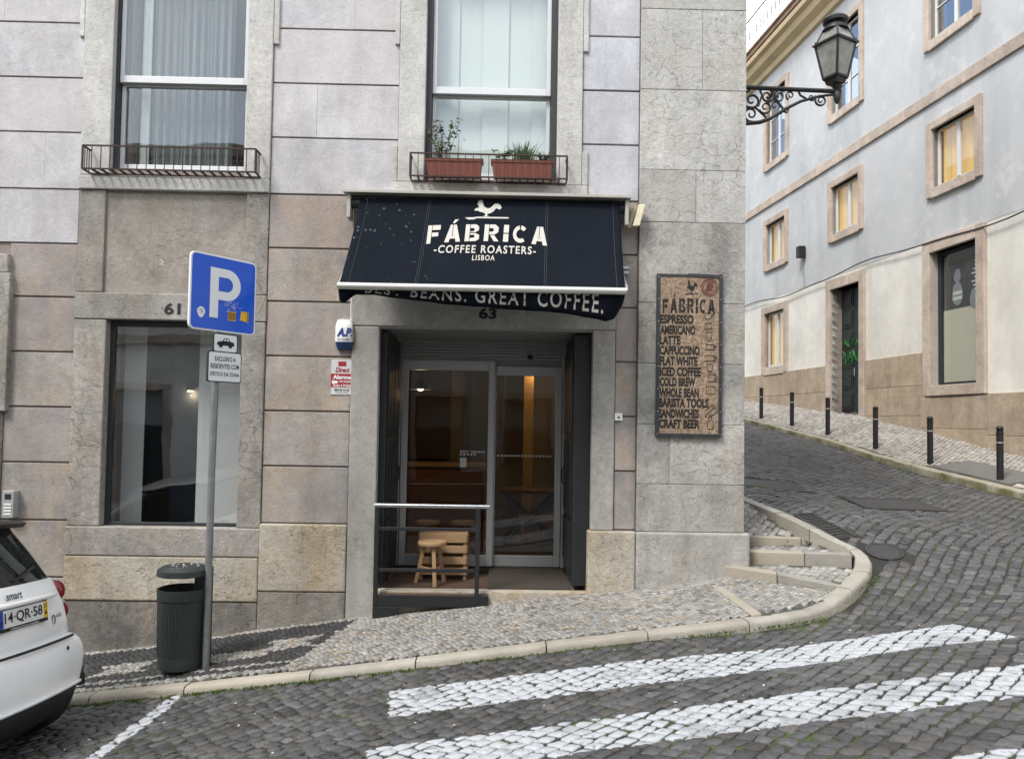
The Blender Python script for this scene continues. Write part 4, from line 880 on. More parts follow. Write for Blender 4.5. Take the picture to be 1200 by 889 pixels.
def leaf(mb, p, l, w, d):
    d = np.array(d, float); d /= np.linalg.norm(d); s_ = np.cross(d, (random.uniform(-.5, .5), random.uniform(-.5, .5), 1)); s_ /= np.linalg.norm(s_)+1e-6; p = np.array(p, float); up = np.cross(s_, d)
    mb.add([p, p+d*l*.35+s_*w/2+up*w*.15, p+d*l*.75+s_*w*.38, p+d*l-up*w*.3, p+d*l*.75-s_*w*.38, p+d*l*.35-s_*w/2+up*w*.15], [(0, 1, 2, 3), (0, 3, 4, 5)])
def leafy(lab, x, y, z, stems, h, spread, lw, mat, cat='plant', nleaf=12, name='leafy_plant'):
    t = thing(name, lab, cat, (x, y, z)); st = MB(); lf = MB()
    for i in range(stems):
        a = random.uniform(0, 6.28); hh = h*random.uniform(.6, 1); bx, by = math.cos(a)*spread, math.sin(a)*spread*.35; pts = [np.array((x+bx*q**1.4*.8+random.uniform(-.008, .008)+bx*.3, y+by*q+random.uniform(-.006, .006), z+hh*q)) for q in np.linspace(0, 1, 6)]
        st.tube(pts, [.004-.0005*q for q in range(6)], 5)
        for j in range(nleaf):
            q = random.uniform(.12, 1.0); p = pts[min(5, int(q*5))]*(1-(q*5) % 1)+pts[min(5, int(q*5)+1)]*((q*5) % 1); a2 = random.uniform(0, 6.28)
            leaf(lf, p, lw*random.uniform(.7, 1.3), lw*.55, (math.cos(a2), math.sin(a2)*.8, random.uniform(-.5, .6)))
    st.build('stem', M['stem'], t); lf.build('leaves', mat, t); return t
leafy('tall straggly green plant with small yellowish leaves in the left planter', -.62, -.15, 4.395, 11, .52, .17, .042, M['leaf'], nleaf=15)
leafy('short broad leaved plant in the left end of the right planter', -.02, -.15, 4.395, 6, .21, .10, .075, M['leaf'], nleaf=5)
leafy('small dark bushy herb in the right end of the right planter', .43, -.15, 4.395, 12, .13, .07, .025, M['leaf_dark'], nleaf=16)
t = thing('grass_tuft', 'tuft of thin dark green grassy herb in the middle of the right planter', 'plant', (.22, -.15, 4.395)); lf = MB()
for i in range(130):
    a = random.uniform(0, 6.28); r_ = random.uniform(0, .11); x, y = .22+math.cos(a)*r_, -.15+math.sin(a)*r_*.4; h = random.uniform(.14, .27); d = np.array((math.cos(a)*random.uniform(.05, .5), math.sin(a)*.25, 1)); p = np.array((x, y, 4.395)); m_ = p+d*h*.6; e = p+d*h+np.array((math.cos(a)*.03, 0, -.015))
    lf.add([p+(-.0035, 0, 0), p+(.0035, 0, 0), m_+(.003, 0, 0), m_+(-.003, 0, 0)], [(0, 1, 2, 3)]); lf.add([m_+(-.003, 0, 0), m_+(.003, 0, 0), e], [(0, 1, 2)])
lf.build('blades', M['leaf_dark'], t)
# --- small wall fittings
t = thing('alarm_siren', 'white and blue wall siren box lettered A.P. left of the shop door', 'alarm box', P(402, 391, -.03)); a, c = P(392, 409, -.1), P(413.5, 374, -.1)
b = MB(); zs = np.linspace(c[2], a[2], 9); rings = []
for i, z in enumerate(zs):
    q = i/8; ins = .016*max(0, 1-q*5)+.02*max(0, (q-.75)*4)**1.5; yf = -.098+.03*max(0, 1-q*4)+.03*max(0, (q-.7)/.3); rings.append([(a[0]+ins, -.015, z), (a[0]+ins, yf+.02, z), (a[0]+ins+.02, yf, z), (c[0]-ins-.02, yf, z), (c[0]-ins, yf+.02, z), (c[0]-ins, -.015, z)])
b.loft(rings[:7]); b.build('housing', M['white_paint'], t, True, angle=50); b2 = MB(); b2.loft(rings[6:]); b2.build('lens', plain('navy blue plastic', (.02,.05,.14), .35), t, True, angle=50)
b = MB(); px_text(b, 'A.P.', 394.5, 384, 412.5, 394, -.102, .05, shear=.2); px_text(b, 'ALARMES', 395, 396.5, 411, 398, -.102, .01); b.build('lettering', plain('blue print', (.02,.04,.22), .6), t)
t = thing('alarm_notice', 'small red and white alarm notice on the stone left of the shop door', 'sign', P(400, 441, -.03)); a, c = P(387.5, 462, -.025), P(413.5, 421.5, -.025)
b = MB(); b.box(a[0], c[0], -.028, -.017, a[2], c[2]); b.build('plate', plain('grey white plastic', (.58,.58,.58), .5), t); red = plain('red print', (.33,.018,.03), .5)
b = MB(); r0, r1 = P(387.5, 453.5, -.028), P(413.5, 438, -.028); b.box(r0[0], r1[0], -.0295, -.0275, r0[2], r1[2]); r0, r1 = P(396.5, 429, -.028), P(406, 423.5, -.028); b.box(r0[0], r1[0], -.0295, -.0275, r0[2], r1[2]); px_text(b, 'Direct', 393, 430.5, 409, 436, -.030, .03, shear=.2); b.build('red_print', red, t)
b = MB(); px_text(b, 'Alarme', 390, 439.5, 411.5, 444, -.0315, .04); px_text(b, 'com ligação', 397, 445.5, 411.5, 448.5, -.0315, .02); px_text(b, 'Aviso à Polícia', 390, 450, 411.5, 453, -.0315, .02); q0 = P(389, 447.5, -.0315); b.poly([q0+(0, 0, -.02), q0+(.06, 0, -.012), q0+(.06, 0, .012), q0+(0, 0, .02)]); b.build('white_print', M['white_paint'], t)
b = MB(); px_text(b, '800 20 12 64', 392, 455.5, 409, 458, -.0305, .02); px_text(b, 'www.alarme.pt', 393, 459, 408, 460.5, -.0305, 0); b.build('black_print', M['black_ink'], t)
t = thing('intercom_panel', 'steel door intercom with a column of buttons at the far left wall edge', 'intercom', P(10, 590, -.02)); a, c = P(3.5, 606, -.09), P(18, 575, -.09)
b = MB(); b.box(a[0], c[0], -.115, -.076 if False else -.02, a[2], c[2]); b.build('plate', M['alu'], t, bevel=.004); b = MB()
for i in range(4): z = a[2]+.03+i*.033; b.box(a[0]+.02, c[0]-.02, -.120, -.115, z, z+.016)
b.build('buttons', M['white_paint'], t); b = MB(); b.box(a[0]+.025, c[0]-.025, -.1165, -.115, c[2]-.085, c[2]-.03); b.build('speaker', M['black_metal'], t)
t = thing('wall_switch', 'small white square box on the stone joint right of the shop door', 'switch', P(725, 488, -.02)); a, c = P(720.5, 492.5, -.05), P(729.5, 484, -.05); b = MB(); b.box(a[0], c[0], -.052, -.018, a[2], c[2]); b.build('plate', M['white_paint'], t, bevel=.005); b = MB(); mz = (a[2]+c[2])/2; mx_ = (a[0]+c[0])/2; b.box(mx_-.01, mx_+.01, -.054, -.052, mz-.008, mz+.004); b.box(mx_-.016, mx_+.016, -.0535, -.052, mz-.016, mz-.011); b.build('mark', M['black_ink'], t)
t = thing('floodlight', 'cream wedge shaped lamp tilted at the right end of the awning', 'lamp', P(735, 250, -.06)); b = MB(); o_ = np.array((1.37, -.10, 3.76)); b.obox(o_, (.07, -.015, .0), (0, -.08, .0), (.06, 0, .23)); b.build('housing', plain('aged cream plastic', (.60,.55,.38), .5), t, bevel=.008); b = MB(); b.obox(o_+(-.05, .02, -.01), (.04, 0, 0), (0, -.06, 0), (.06, 0, .23)); b.build('bracket', plain('dull beige metal dark', (.36,.31,.2), .6), t, bevel=.004)
t = thing('cable', 'thin pale cable running down the stone beside the left end of the awning', 'cable', (-1.565, -.03, 2.8)); t['_o'] = t['_o']; b = MB(); b.tube([(-1.565, -.03, 3.0), (-1.567, -.03, 2.86), (-1.56, -.04, 2.74)], .007, 6); b.build('wire', M['white_paint'], t, True)
# --- menu board
MBD = thing('menu_board', 'brown chipboard drinks menu with black lettering on the corner pilaster', 'menu board', P(808, 416, -.07))
k = NT('chipboard'); vv = k.vor(26, k.map((1, 1, 3.2), rot=(0, .5, 0)), 'F1', 'Color'); v2 = k.vor(30, k.map((3.4, 1, 1), rot=(0, .9, 0)), 'F1', 'Color'); hs = k.n('ShaderNodeSeparateColor'); k.l(vv, hs.inputs[0]); h2 = k.n('ShaderNodeSeparateColor'); k.l(v2, h2.inputs[0])
f = k.math('MULTIPLY', k.math('ADD', hs.outputs[0], h2.outputs[1]), .5); cc = k.ramp(f, [(.1, (.16,.105,.065)), (.45, (.25,.175,.115)), (.7, (.32,.235,.16)), (.95, (.42,.34,.25))]); M['osb'] = k.done(cc, .7, 0, k.bump(f, .3, .004))
X0, X1, Z0, Z1 = P(769, 416, -.09)[0], P(846, 416, -.09)[0], P(808, 512, -.09)[2], P(808, 321.5, -.09)[2]
b = MB(); b.box(X0+.012, X1-.012, -.098, -.064, Z0+.012, Z1-.012); b.build('board', M['osb'], MBD)
b = MB(); w = .036; y0, y1 = -.104, -.064; b.box(X0, X0+w, y0, y1, Z0, Z1); b.box(X1-w, X1, y0, y1, Z0, Z1+.006); b.box(X0+w, X1-w, y0, y1, Z0, Z0+w); b.box(X0+w, X0+.33, y0, y1, Z1-w*.8, Z1); b.obox((X0+.333, y0-.002, Z1-w*.75), (X1-X0-.34, 0, -.012), (0, .04, 0), (0, 0, w)); b.build('frame', plain('dark steel strip', (.06,.065,.07), .5, .6, .3, 14), MBD, bevel=.002)
b = MB()
for i in range(8):
    z = Z0+.03+(Z1-Z0-.06)*i/7
    for x in (X0+w/2, X1-w/2): b.lathe([(.006, 0), (.005, .003), (.002, .004)], (0, 0, 0), 8); nv = 24; b.v[-nv:] = [(x+q[0], y0-q[2], z+q[1]) for q in b.v[-nv:]]
b.build('rivets', M['steel'], MBD)
YB = -.0995; ink = MB(); bp = lambda px, py: P(px, py, YB)
pol, wid = stencil('FÁBRICA', .22); a, c = bp(776.5, 366), bp(838, 350)
for p in pol: ink.poly([(a[0]+(c[0]-a[0])*q[0]/wid, YB, a[2]+(c[2]-a[2])*q[1]*1.0-.012*abs(2*q[0]/wid-1)**2) for q in p])
o_ = bp(810.5, 343.5); s_ = (bp(818, 340)[0]-bp(800, 340)[0])/1.25
ink.poly([(o_[0]+x*s_*.8, YB, o_[2]+y*s_*1.22) for x, y in ROOSTER]); ink.poly([(o_[0]+x*s_*.85, YB, o_[2]+.004+y*s_*.7) for x, y in FILTER]); ink.build('emblem', M['black_ink'], MBD); ink = MB()
ITEMS = [('ESPRESSO', 379.5, 773.5, 813), ('AMERICANO', 392, 773.5, 815), ('LATTE', 404, 773, 797.5), ('CAPPUCCINO', 416, 773, 820), ('FLAT WHITE', 428.5, 773, 817.5), ('ICED COFFEE', 441, 773, 821.5), ('COLD BREW', 453, 773, 815), ('WHOLE BEAN', 465.5, 772.5, 819), ('BARISTA TOOLS', 477.5, 772, 830.5), ('SANDWICHES', 490, 772, 819), ('CRAFT BEER', 502, 772, 820)]
for s_, y, x0, x1 in ITEMS: px_text(ink, s_, x0, y-5.1-5.5, x1, y+5.1-5.5, YB, .05)
ink.build('lettering', M['black_ink'], MBD)
r = .0026
def icon(pts, closed=True): ic = MB(); ic.tube([bp(px, py-4.5)+(0, -.001, 0) for px, py in pts], r, 4, True, closed); ic.build('cup_drawing', M['black_ink'], MBD)
def cup(cx_, cy_, w, h, handle=True, saucer=False):
    icon([(cx_-w, cy_-h), (cx_+w, cy_-h), (cx_+w*.75, cy_+h), (cx_-w*.75, cy_+h)])
    if handle: icon([(cx_+w, cy_-h*.6), (cx_+w*1.5, cy_-h*.3), (cx_+w*.9, cy_+h*.5)], False)
    if saucer: icon([(cx_-w*1.4, cy_+h*1.1), (cx_+w*1.4, cy_+h*1.1)], False)
cup(830, 374.5, 4, 3.4); cup(830.5, 386.5, 4, 3.2, False, True); cup(831, 398.5, 3.4, 5, False); cup(832, 411, 5, 3, True, True); cup(832, 424, 5.5, 3.2, True, True); cup(832, 435.5, 3.4, 4.5, False); cup(834, 447, 4.5, 4, True, True); icon([(828, 466), (838, 466), (838, 457), (828, 457)]); icon([(826, 492), (838, 481), (841, 487), (830, 494)]); icon([(826, 486), (834, 479), (838, 481)], False); icon([(829, 507), (829, 499), (831, 496), (831, 491), (833.5, 491), (833.5, 496), (836, 499), (836, 507)])
b = MB(); a = bp(831.5, 336.5); rr = .088; b.tube([a+(rr*math.cos(q), -.0012, rr*math.sin(q)) for q in np.linspace(0, 6.283, 33)[:-1]], .004, 4, True, True); b.tube([a+(rr*.72*math.cos(q), -.0012, rr*.72*math.sin(q)) for q in np.linspace(0, 6.283, 33)[:-1]], .003, 4, True, True)
for i in range(22):
    q = i/22*6.283; b.obox(a+(.86*rr*math.cos(q)-.004, -.003, .86*rr*math.sin(q)-.005), (.007, 0, .002), (0, .0015, 0), (-.002, 0, .010))
for i in range(7): z = -.045+i*.014; hw = .05*math.sqrt(max(.05, 1-(z/.055)**2)); b.obox(a+(-hw*random.uniform(.6, 1), -.003, z), (hw*random.uniform(1.2, 1.9), 0, .006), (0, .0015, 0), (0, 0, .006))
b.build('red_stamp', plain('faded red stamp', (.19,.05,.04), .9, 0, .35, 30), MBD)
# --- wrought iron bracket lamp on the side wall
LB = thing('bracket_lamp', 'black iron street lantern on a scrolled bracket at the building corner', 'street lamp', (2.62, .4, 5.3))
YL = .4; lp = lambda px, py: P(px, py, YL)
b = MB(); b.tube([lp(862, 102), lp(985, 107.5)], .026, 8); b.tube([lp(862, 146), lp(890, 143.5), lp(903, 139), lp(920, 128), lp(938, 119), lp(960, 113), lp(985, 110)], [.024, .024, .022, .02, .018, .016, .014], 8); b.obox(lp(862, 150), (.08, 0, 0), (0, .07, 0), (0, 0, .55)); b.build('bracket', M['black_metal'], LB, True)
b = MB()
def spiral(px, py, r0, a0, turns, s_=1, rad=.013, tail=None):
    pts = []; N = int(14*turns)+4
    for i in range(N): q = i/(N-1); rr = r0*(1-.82*q); a = math.radians(a0)+s_*q*turns*6.283; pts.append((px+rr*math.cos(a), py-rr*math.sin(a)))
    if tail: pts = tail+pts
    b.tube([lp(*q)+(0, 0, 0) for q in pts], [rad*(1-.4*i/len(pts)) for i in range(len(pts))], 6)
spiral(881, 118, 12, 100, 1.6, 1, .016); spiral(880, 134, 9, -80, 1.4, -1, .014); spiral(899, 113, 8, 60, 1.5, -1, .014); spiral(897, 126, 8, 200, 1.3, 1, .013); spiral(913, 113, 7.5, 120, 1.4, 1, .013); spiral(926, 112, 5.5, 250, 1.3, -1, .011); spiral(962, 118, 7, 150, 1.6, 1, .013); spiral(951, 114.5, 4.5, 30, 1.3, -1, .01); spiral(908, 124, 6, 300, 1.2, 1, .011)
for pts in ([(874, 125), (886, 127), (898, 138)], [(905, 106), (909, 116), (918, 128)], [(935, 106), (938, 112), (945, 116)], [(890, 104), (893, 112), (889, 124), (876, 128)], [(916, 130), (922, 132), (924, 128)]): b.tube([lp(*q) for q in pts], .012, 6)
b.build('scrollwork', M['black_metal'], LB, True)
LX, LZ = lp(979, 100)[0], 0; c0 = np.array((LX, YL, 0.0)); rot = math.radians(28)
def sq(hw, z): return [c0+np.array((hw*math.cos(rot+math.pi/4+i*math.pi/2)*1.414, hw*math.sin(rot+math.pi/4+i*math.pi/2)*1.414, z)) for i in range(4)]
zb, zm, zt, zc = lp(979, 99)[2], lp(979, 52)[2], lp(979, 36)[2], lp(979, 23)[2]
b = MB(); b.lathe([(.018, -.20), (.035, -.16), (.045, -.10), (.03, -.06), (.05, -.02), (.055, 0)], (LX+.02, YL, zb-.02), 12); b.build('finial', M['black_metal'], LB, True)
fr = MB(); lo, mi, up = sq(.09, zb+.07), sq(.152, zm), sq(.095, zt)
for i in range(4):
    j = (i+1) % 4; fr.bar(lo[i], mi[i], .022); fr.bar(lo[i], lo[j], .026); fr.bar(mi[i]*1.0, mi[j], .04, .026); fr.bar(mi[i], up[i], .02); fr.bar(up[i], up[j], .024); e = mi[i]-c0; fr.bar(mi[i], c0+e*np.array((1.16, 1.16, 1))+np.array((0, 0, .0)), .018); fr.tube([mi[i], mi[i]+(0, 0, .05)], [.012, .006], 6)
bt = sq(.07, zb); fr.loft([bt, lo], True, True); lan = fr.build('lantern', M['black_metal'], LB)
b = MB(); b.lathe([(.14, zt-.005), (.13, zt+.03), (.11, zt+.05), (.10, zt+.065), (.135, zt+.085), (.14, zt+.12), (.11, zt+.15), (.05, zt+.165), (.01, zt+.17)], (LX, YL, 0), 20); b.build('lamp_cap', M['black_metal'], lan, True)
M['lamp_glass'] = glass('dusty lantern glass', (.72,.72,.68), .06, dirt=.62)
for i in range(4):
    j = (i+1) % 4; b = MB(); b.poly([lo[i], lo[j], mi[j], mi[i]], (0, 0, .004)); b.build('pane', M['lamp_glass'], lan); b = MB(); b.poly([mi[i], mi[j], up[j], up[i]], (0, 0, .004)); b.build('pane', M['lamp_glass'], lan)
b = MB(); b.lathe([(.02, zb+.08), (.03, zb+.12), (.055, zb+.2), (.055, zb+.28), (.02, zb+.33)], (LX, YL, 0), 12); b.build('bulb', plain('frosted bulb', (.7,.7,.66), .4), lan, True)
# --- the little railed platform in the doorway
PL = thing('door_platform', 'low wooden platform with black iron railing in the left half of the shop doorway', 'platform', (-.65, .3, -.12))
M['deck'] = plain('worn brown deck boards', (.085,.052,.035), .7, 0, .25, 5, .003); ZP = -.085
b = MB()
for i in range(7): y = -.13+i*.17; b.box(-1.19, -.075, y, y+.164, ZP-.03, ZP+random.uniform(-.002, .002))
b.build('deck', M['deck'], PL, bevel=.003)
b = MB(); b.box(-1.25, -.07, -.165, -.135, -.205, ZP-.002); b.poly([(-1.25, -.17, -.206), (-1.25, -.17, -.36), (-1.13, -.17, -.36), (-.97, -.17, -.206)][::-1][::-1], (0, .05, 0)); b.box(-.10, -.07, -.134, .9, -.2, ZP-.032); b.build('frame', M['black_metal'], PL, bevel=.004)
rl = MB()
for x in (-1.225, -.19): rl.box(x-.022, x+.022, -.172, -.128, ZP-.1, .80)
for z in (.585, .165): rl.bar((-1.2, -.15, z), (-.215, -.15, z), .034)
rl.box(-1.245, -1.205, .55, .59, ZP, .80)
for z in (.585, .165): rl.bar((-1.225, -.13, z), (-1.225, .56, z), .03)
ra = rl.build('railing', M['black_metal'], PL, bevel=.003); b = MB(); b.tube([(-1.25, -.15, .822), (-.072, -.15, .822)], .0235, 14); b.build('handrail', M['steel'], ra, True)
M['pine'] = plain('pale pine wood', (.36,.225,.12), .7, 0, .25, 6, .003, None, .3)
def stool(lab, x, y, z, h=.46, r=.155, rot=0.3):
    t = thing('wooden_stool', lab, 'stool', (x, y, z), group='round wooden stools'); b = MB(); b.lathe([(r*.96, h-.045), (r, h-.035), (r, h-.008), (r*.96, h)], (x, y, z), 24); b.build('seat', M['pine'], t, True, angle=50)
    tops = []
    for i in range(3):
        a = rot+i*2.094; p0 = np.array((x+math.cos(a)*r*.55, y+math.sin(a)*r*.55, z+h-.045)); p1 = np.array((x+math.cos(a)*r*1.15, y+math.sin(a)*r*1.15, z)); l = MB(); l.bar(p0, p1, .042, .036); l.build('leg', M['pine'], t, bevel=.004); tops.append(p0*.42+p1*.58)
    s_ = MB(); s_.bar(tops[0], tops[1], .03, .02); s_.bar(tops[0], tops[2], .03, .02); s_.build('stretcher', M['pine'], t, bevel=.003); return t
stool('pale wooden three legged stool in front of the slatted crate on the platform', -.70, .40, ZP, .465, .16, -1.3)
stool('wooden stool inside the glass door behind the left side of the crate', -.86, 1.62, -.06, .50, .155, .4); stool('wooden stool inside the glass door behind the right side of the crate', -.42, 1.66, -.06, .50, .155, 1.2)
t = thing('slatted_crate', 'upturned pale pine crate with wide slats behind the stool on the platform', 'crate', (-.60, .8, ZP)); x0, x1, y0, y1, h = -.86, -.33, .62, .95, .50
b = MB()
for z in (.055, .175, .30, .415): b.box(x0, x1, y0-.014, y0, ZP+z, ZP+z+.082); b.box(x0, x1, y1, y1+.014, ZP+z, ZP+z+.082); b.box(x0-.012, x0, y0, y1, ZP+z, ZP+z+.082); b.box(x1, x1+.012, y0, y1, ZP+z, ZP+z+.082)
b.build('slats', M['pine'], t, bevel=.003); b = MB()
for x in (x0+.002, x1-.037):
    for y in (y0+.002, y1-.037): b.box(x, x+.035, y, y+.035, ZP, ZP+h-.02)
b.build('posts', M['pine'], t); b = MB()
for i in range(4): yy = y0-.01+i*.09; b.box(x0-.01, x1+.01, yy, yy+.082, ZP+h-.003, ZP+h+.013)
b.build('top', M['pine'], t, bevel=.003)
t = thing('folding_table', 'dark table on crossed black legs inside the right glass door', 'table', (.5, 3.2, -.06)); b = MB(); b.box(.05, .95, 2.9, 3.6, .68, .72); b.build('tabletop', plain('dark red wood', (.14,.06,.03), .5), t, bevel=.004)
for y in (2.95, 3.55):
    b = MB(); b.bar((.1, y, .67), (.9, y, -.06), .05); b.build('leg', M['black_metal'], t); b = MB(); b.bar((.9, y+.03, .67), (.1, y+.03, -.06), .05); b.build('leg', M['black_metal'], t)
t = thing('wooden_bench', 'narrow wooden bench in front of the dark table inside the shop', 'bench', (.6, 2.6, -.06)); b = MB(); b.box(.3, 1.0, 2.5, 2.72, .36, .40); b.build('seat', M['pine'], t)
for x in (.36, .94): b = MB(); b.bar((x, 2.53, .36), (x, 2.51, -.06), .035); b.bar((x, 2.69, .36), (x, 2.71, -.06), .035); b.build('leg', M['pine'], t)
t = thing('shop_counter', 'wooden counter with a red panel seen through the left glass door', 'counter', (-1.0, 4.6, -.06)); b = MB(); b.box(-1.8, -.25, 4.4, 5.0, -.06, .95); b.build('front_panel', plain('reddish wood', (.16,.06,.03), .5), t); b = MB(); b.box(-1.85, -.2, 4.35, 5.05, .955, 1.0); b.build('counter_top', M['pine'], t)
# lamps inside: left pendant and sconce seen lit, right pendant unseen, added for light
M['bulb'] = emit('warm bulb', (1.0, .72, .38), 7.0)
def lamp_light(name, loc, e, c=(1, .66, .34), r=.06):
    l = bpy.data.lights.new(name, 'POINT'); l.energy = e; l.color = c; l.shadow_soft_size = r; o = bpy.data.objects.new(name, l); COL.objects.link(o); o.location = loc; return o
for nm, lab, (x, y, z) in (('pendant_lamp', 'glowing pendant lamp inside the shop near the left door leaf', (-1.15, 3.2, 2.15)), ('pendant_lamp', 'unseen pendant lamp added to light the shop beyond the right door leaf', (.75, 4.6, 2.72))):
    t = thing(nm, lab, 'lamp', (x, y, z), group='pendant lamps in the shop'); b = MB(); b.lathe([(.03, .16), (.05, .14), (.16, .02), (.165, 0), (.155, .0), (.04, .13)], (x, y, z), 20); b.build('shade', M['black_metal'], t, True); b = MB(); b.lathe([(.01, -.02), (.045, 0), (.05, .04), (.02, .08)], (x, y, z), 12); b.build('bulb', M['bulb'], t, True); b = MB(); b.tube([(x, y, z+.15), (x, y, 3.0)], .005, 5); b.build('cord', M['black_metal'], t)
    lamp_light('pendant_light', (x, y, z-.08), 6.0)
t = thing('wall_sconce', 'small lit wall light on the blue pillar behind the shop window', 'lamp', (-3.60, .97, 2.0)); b = MB(); b.lathe([(.045, 0), (.045, .12)], (-3.60, .935, 2.0), 14); b.build('shade', M['black_metal'], t, True, angle=40); b = MB(); b.lathe([(.035, -.001), (.035, .01)], (-3.60, .935, 1.992), 12); b.build('bulb', M['bulb'], t); lamp_light('sconce_light', (-3.60, .93, 1.95), 1.3, r=.02)
# ================================================================== street furniture and the car
def Dpt(px, py, d): return Dp(px, py, d)
# --- parking sign on its pole
PD = 6.93; base = ground(241, 781, zp0); PD = base[1]+8.1
PS = thing('parking_sign', 'blue parking sign with white P and two white plates on a pole by the bin', 'sign', base)
top = Dp(252, 330, PD); b = MB(); b.tube([base+(0, 0, -.05), base*.5+np.array((base[0], base[1], top[2]))*.5, np.array((base[0]+.02, base[1], top[2]+.15))], .032, 14); b.build('pole', plain('galvanised pole', (.24,.25,.25), .5, .5, .25, 14, 0, None, .5), PS, True)
ang = math.radians(55); U = np.array((math.cos(ang), math.sin(ang), 0.0)); V = np.array((0, 0, 1.0)); Nn = np.array((math.sin(ang), -math.cos(ang), 0.0)); 
def rrect(c, w, h, r, off, n=6):
    pts = []
    for sx, sy, a0 in ((1, -1, -90), (1, 1, 0), (-1, 1, 90), (-1, -1, 180)):
        for i in range(n+1): a = math.radians(a0+90*i/n); pts.append(c+U*(sx*(w/2-r)+r*math.cos(a))+V*(sy*(h/2-r)+r*math.sin(a))+Nn*off)
    return pts
px_ = base[0]+.02; pc = np.array((px_, base[1], 0.0)); front = .055
cz = Dp(261, 345.5, PD)[2]; C1_ = pc+V*cz+U*.075*0+Nn*front; S_ = .70
sft = Dp(261, 345, PD-.1)[0]-px_-.06; C1_ = C1_+U*(sft/math.cos(ang))*.95
M['sign_blue'] = plain('reflective blue', (.001,.085,.60), .16, 0, .06); M['sign_white'] = plain('reflective white', (.74,.76,.77), .4, 0, .04, 60); M['zinc'] = plain('sign back', (.35,.36,.36), .5, .4)
b = MB(); b.poly(rrect(C1_, S_, S_, .05, 0), -Nn*.025); b.build('panel', M['sign_white'], PS, bevel=.003)
b = MB(); b.poly(rrect(C1_, S_-.03, S_-.03, .04, .0015)); bl = b.build('blue_field', M['sign_blue'], PS)
b = MB(); o_ = C1_+Nn*.003; sw, sh2 = .062, .0
def su(a, c): return o_+U*a+V*c
b.poly([su(-.15, -.225), su(-.062, -.225), su(-.062, .235), su(-.15, .235)])
outer = [(-.062, .235), (.03, .235)]+[(.03+.145*math.sin(q), .09+.145*math.cos(q)) for q in np.linspace(.1, 3.04, 14)]+[(.03, -.055), (-.062, -.055)]
inner = [(-.062, .155), (.025, .155)]+[(.025+.066*math.sin(q), .09+.066*math.cos(q)) for q in np.linspace(.1, 3.04, 14)]+[(.025, .024), (-.062, .024)]
n = len(outer); b.add([su(*q) for q in outer+inner], [(i, n+i, n+i+1, i+1) for i in range(n-1)]); b.build('letter_p', M['sign_white'], PS)
b = MB(); b.poly([su(.045+a, -.235+c) for a, c in ((0, 0), (.085, 0), (.085, .085), (0, .085))]); b.build('sticker', plain('yellow sticker', (.72,.40,.02), .5, 0, .15, 60), PS); b = MB(); b.poly([su(.175+a, -.23+c) for a, c in ((0, .01), (.095, 0), (.10, .095), (.012, .10))]); b.build('sticker', plain('yellow sticker', (.72,.40,.02), .5, 0, .15, 60), PS)
b = MB()
for i in range(5): x = .05+i*.017; b.poly([su(x, -.228)+Nn*.001, su(x+.007, -.228)+Nn*.001, su(x+.007, -.158)+Nn*.001, su(x, -.158)+Nn*.001])
for i in range(3): z = -.215+i*.024; b.poly([su(.05, z)+Nn*.0015, su(.125, z)+Nn*.0015, su(.125, z+.006)+Nn*.0015, su(.05, z+.006)+Nn*.0015])
for i in range(6): z = -.222+i*.015; b.poly([su(.25, z)+Nn*.001, su(.272, z)+Nn*.001, su(.272, z+.007)+Nn*.001, su(.25, z+.007)+Nn*.001])
b.build('sticker_print', M['black_ink'], PS)
b = MB(); b.poly([su(-.235+.042*math.cos(q)*(1 if math.sin(q) > -.3 else .8), -.19+.05*math.sin(q)) for q in np.linspace(0, 6.283, 17)[:-1]]); b.build('shield_sticker', M['sign_white'], PS); b = MB(); b.tube([su(-.25, -.175)+Nn*.002, su(-.235, -.165)+Nn*.002, su(-.22, -.18)+Nn*.002, su(-.235, -.20)+Nn*.002], .003, 4); b.build('sticker_print', M['black_ink'], PS)
b = MB()
rs = random.Random(4)
for i in range(9):
    x, z = .0+rs.random()*.2, -.13+rs.random()*.09; pts = []
    for j in range(4): pts.append(su(x, z)+Nn*.0015); x += rs.uniform(-.03, .05); z += rs.uniform(-.04, .04)
    b.tube(pts, .0013, 4)
b.build('scratches', M['sign_white'], PS)
def plate(nm, pyc, w, h):
    c = pc+V*Dp(261, pyc, PD)[2]+Nn*front+U*.045; q = MB(); q.poly(rrect(c, w, h, .022, -.002), -Nn*.022); q.build(nm, plain('plate edge', (.02,.02,.022), .5), PS); q = MB(); q.poly(rrect(c, w-.02, h-.02, .018, .0)); q.build(nm, M['sign_white'], PS); return c
c2 = plate('car_plate', 402, .26, .175); q = MB(); o_ = c2+Nn*.002
car = [(-.092,-.022),(-.09,.004),(-.06,.014),(-.035,.018),(-.015,.044),(.03,.044),(.052,.018),(.085,.012),(.092,-.006),(.09,-.024)]
q.poly([o_+U*a+V*c for a, c in car])
for xw in (-.052, .05): q.poly([o_+Nn*.0006+U*(xw+.021*math.cos(t))+V*(-.024+.021*math.sin(t)) for t in np.linspace(0, 6.283, 13)[:-1]])
q.build('car_pictogram', M['black_ink'], PS); q = MB(); q.poly([o_+Nn*.001+U*a+V*c for a, c in ((-.024, .02), (-.01, .037), (.005, .037), (.005, .02))]); q.poly([o_+Nn*.001+U*a+V*c for a, c in ((.012, .02), (.012, .037), (.026, .037), (.038, .02))]); q.build('car_pictogram', M['sign_white'], PS, label='white windows of the car symbol')
c3 = plate('text_plate', 430, .36, .285); q = MB(); o_ = c3+Nn*.002
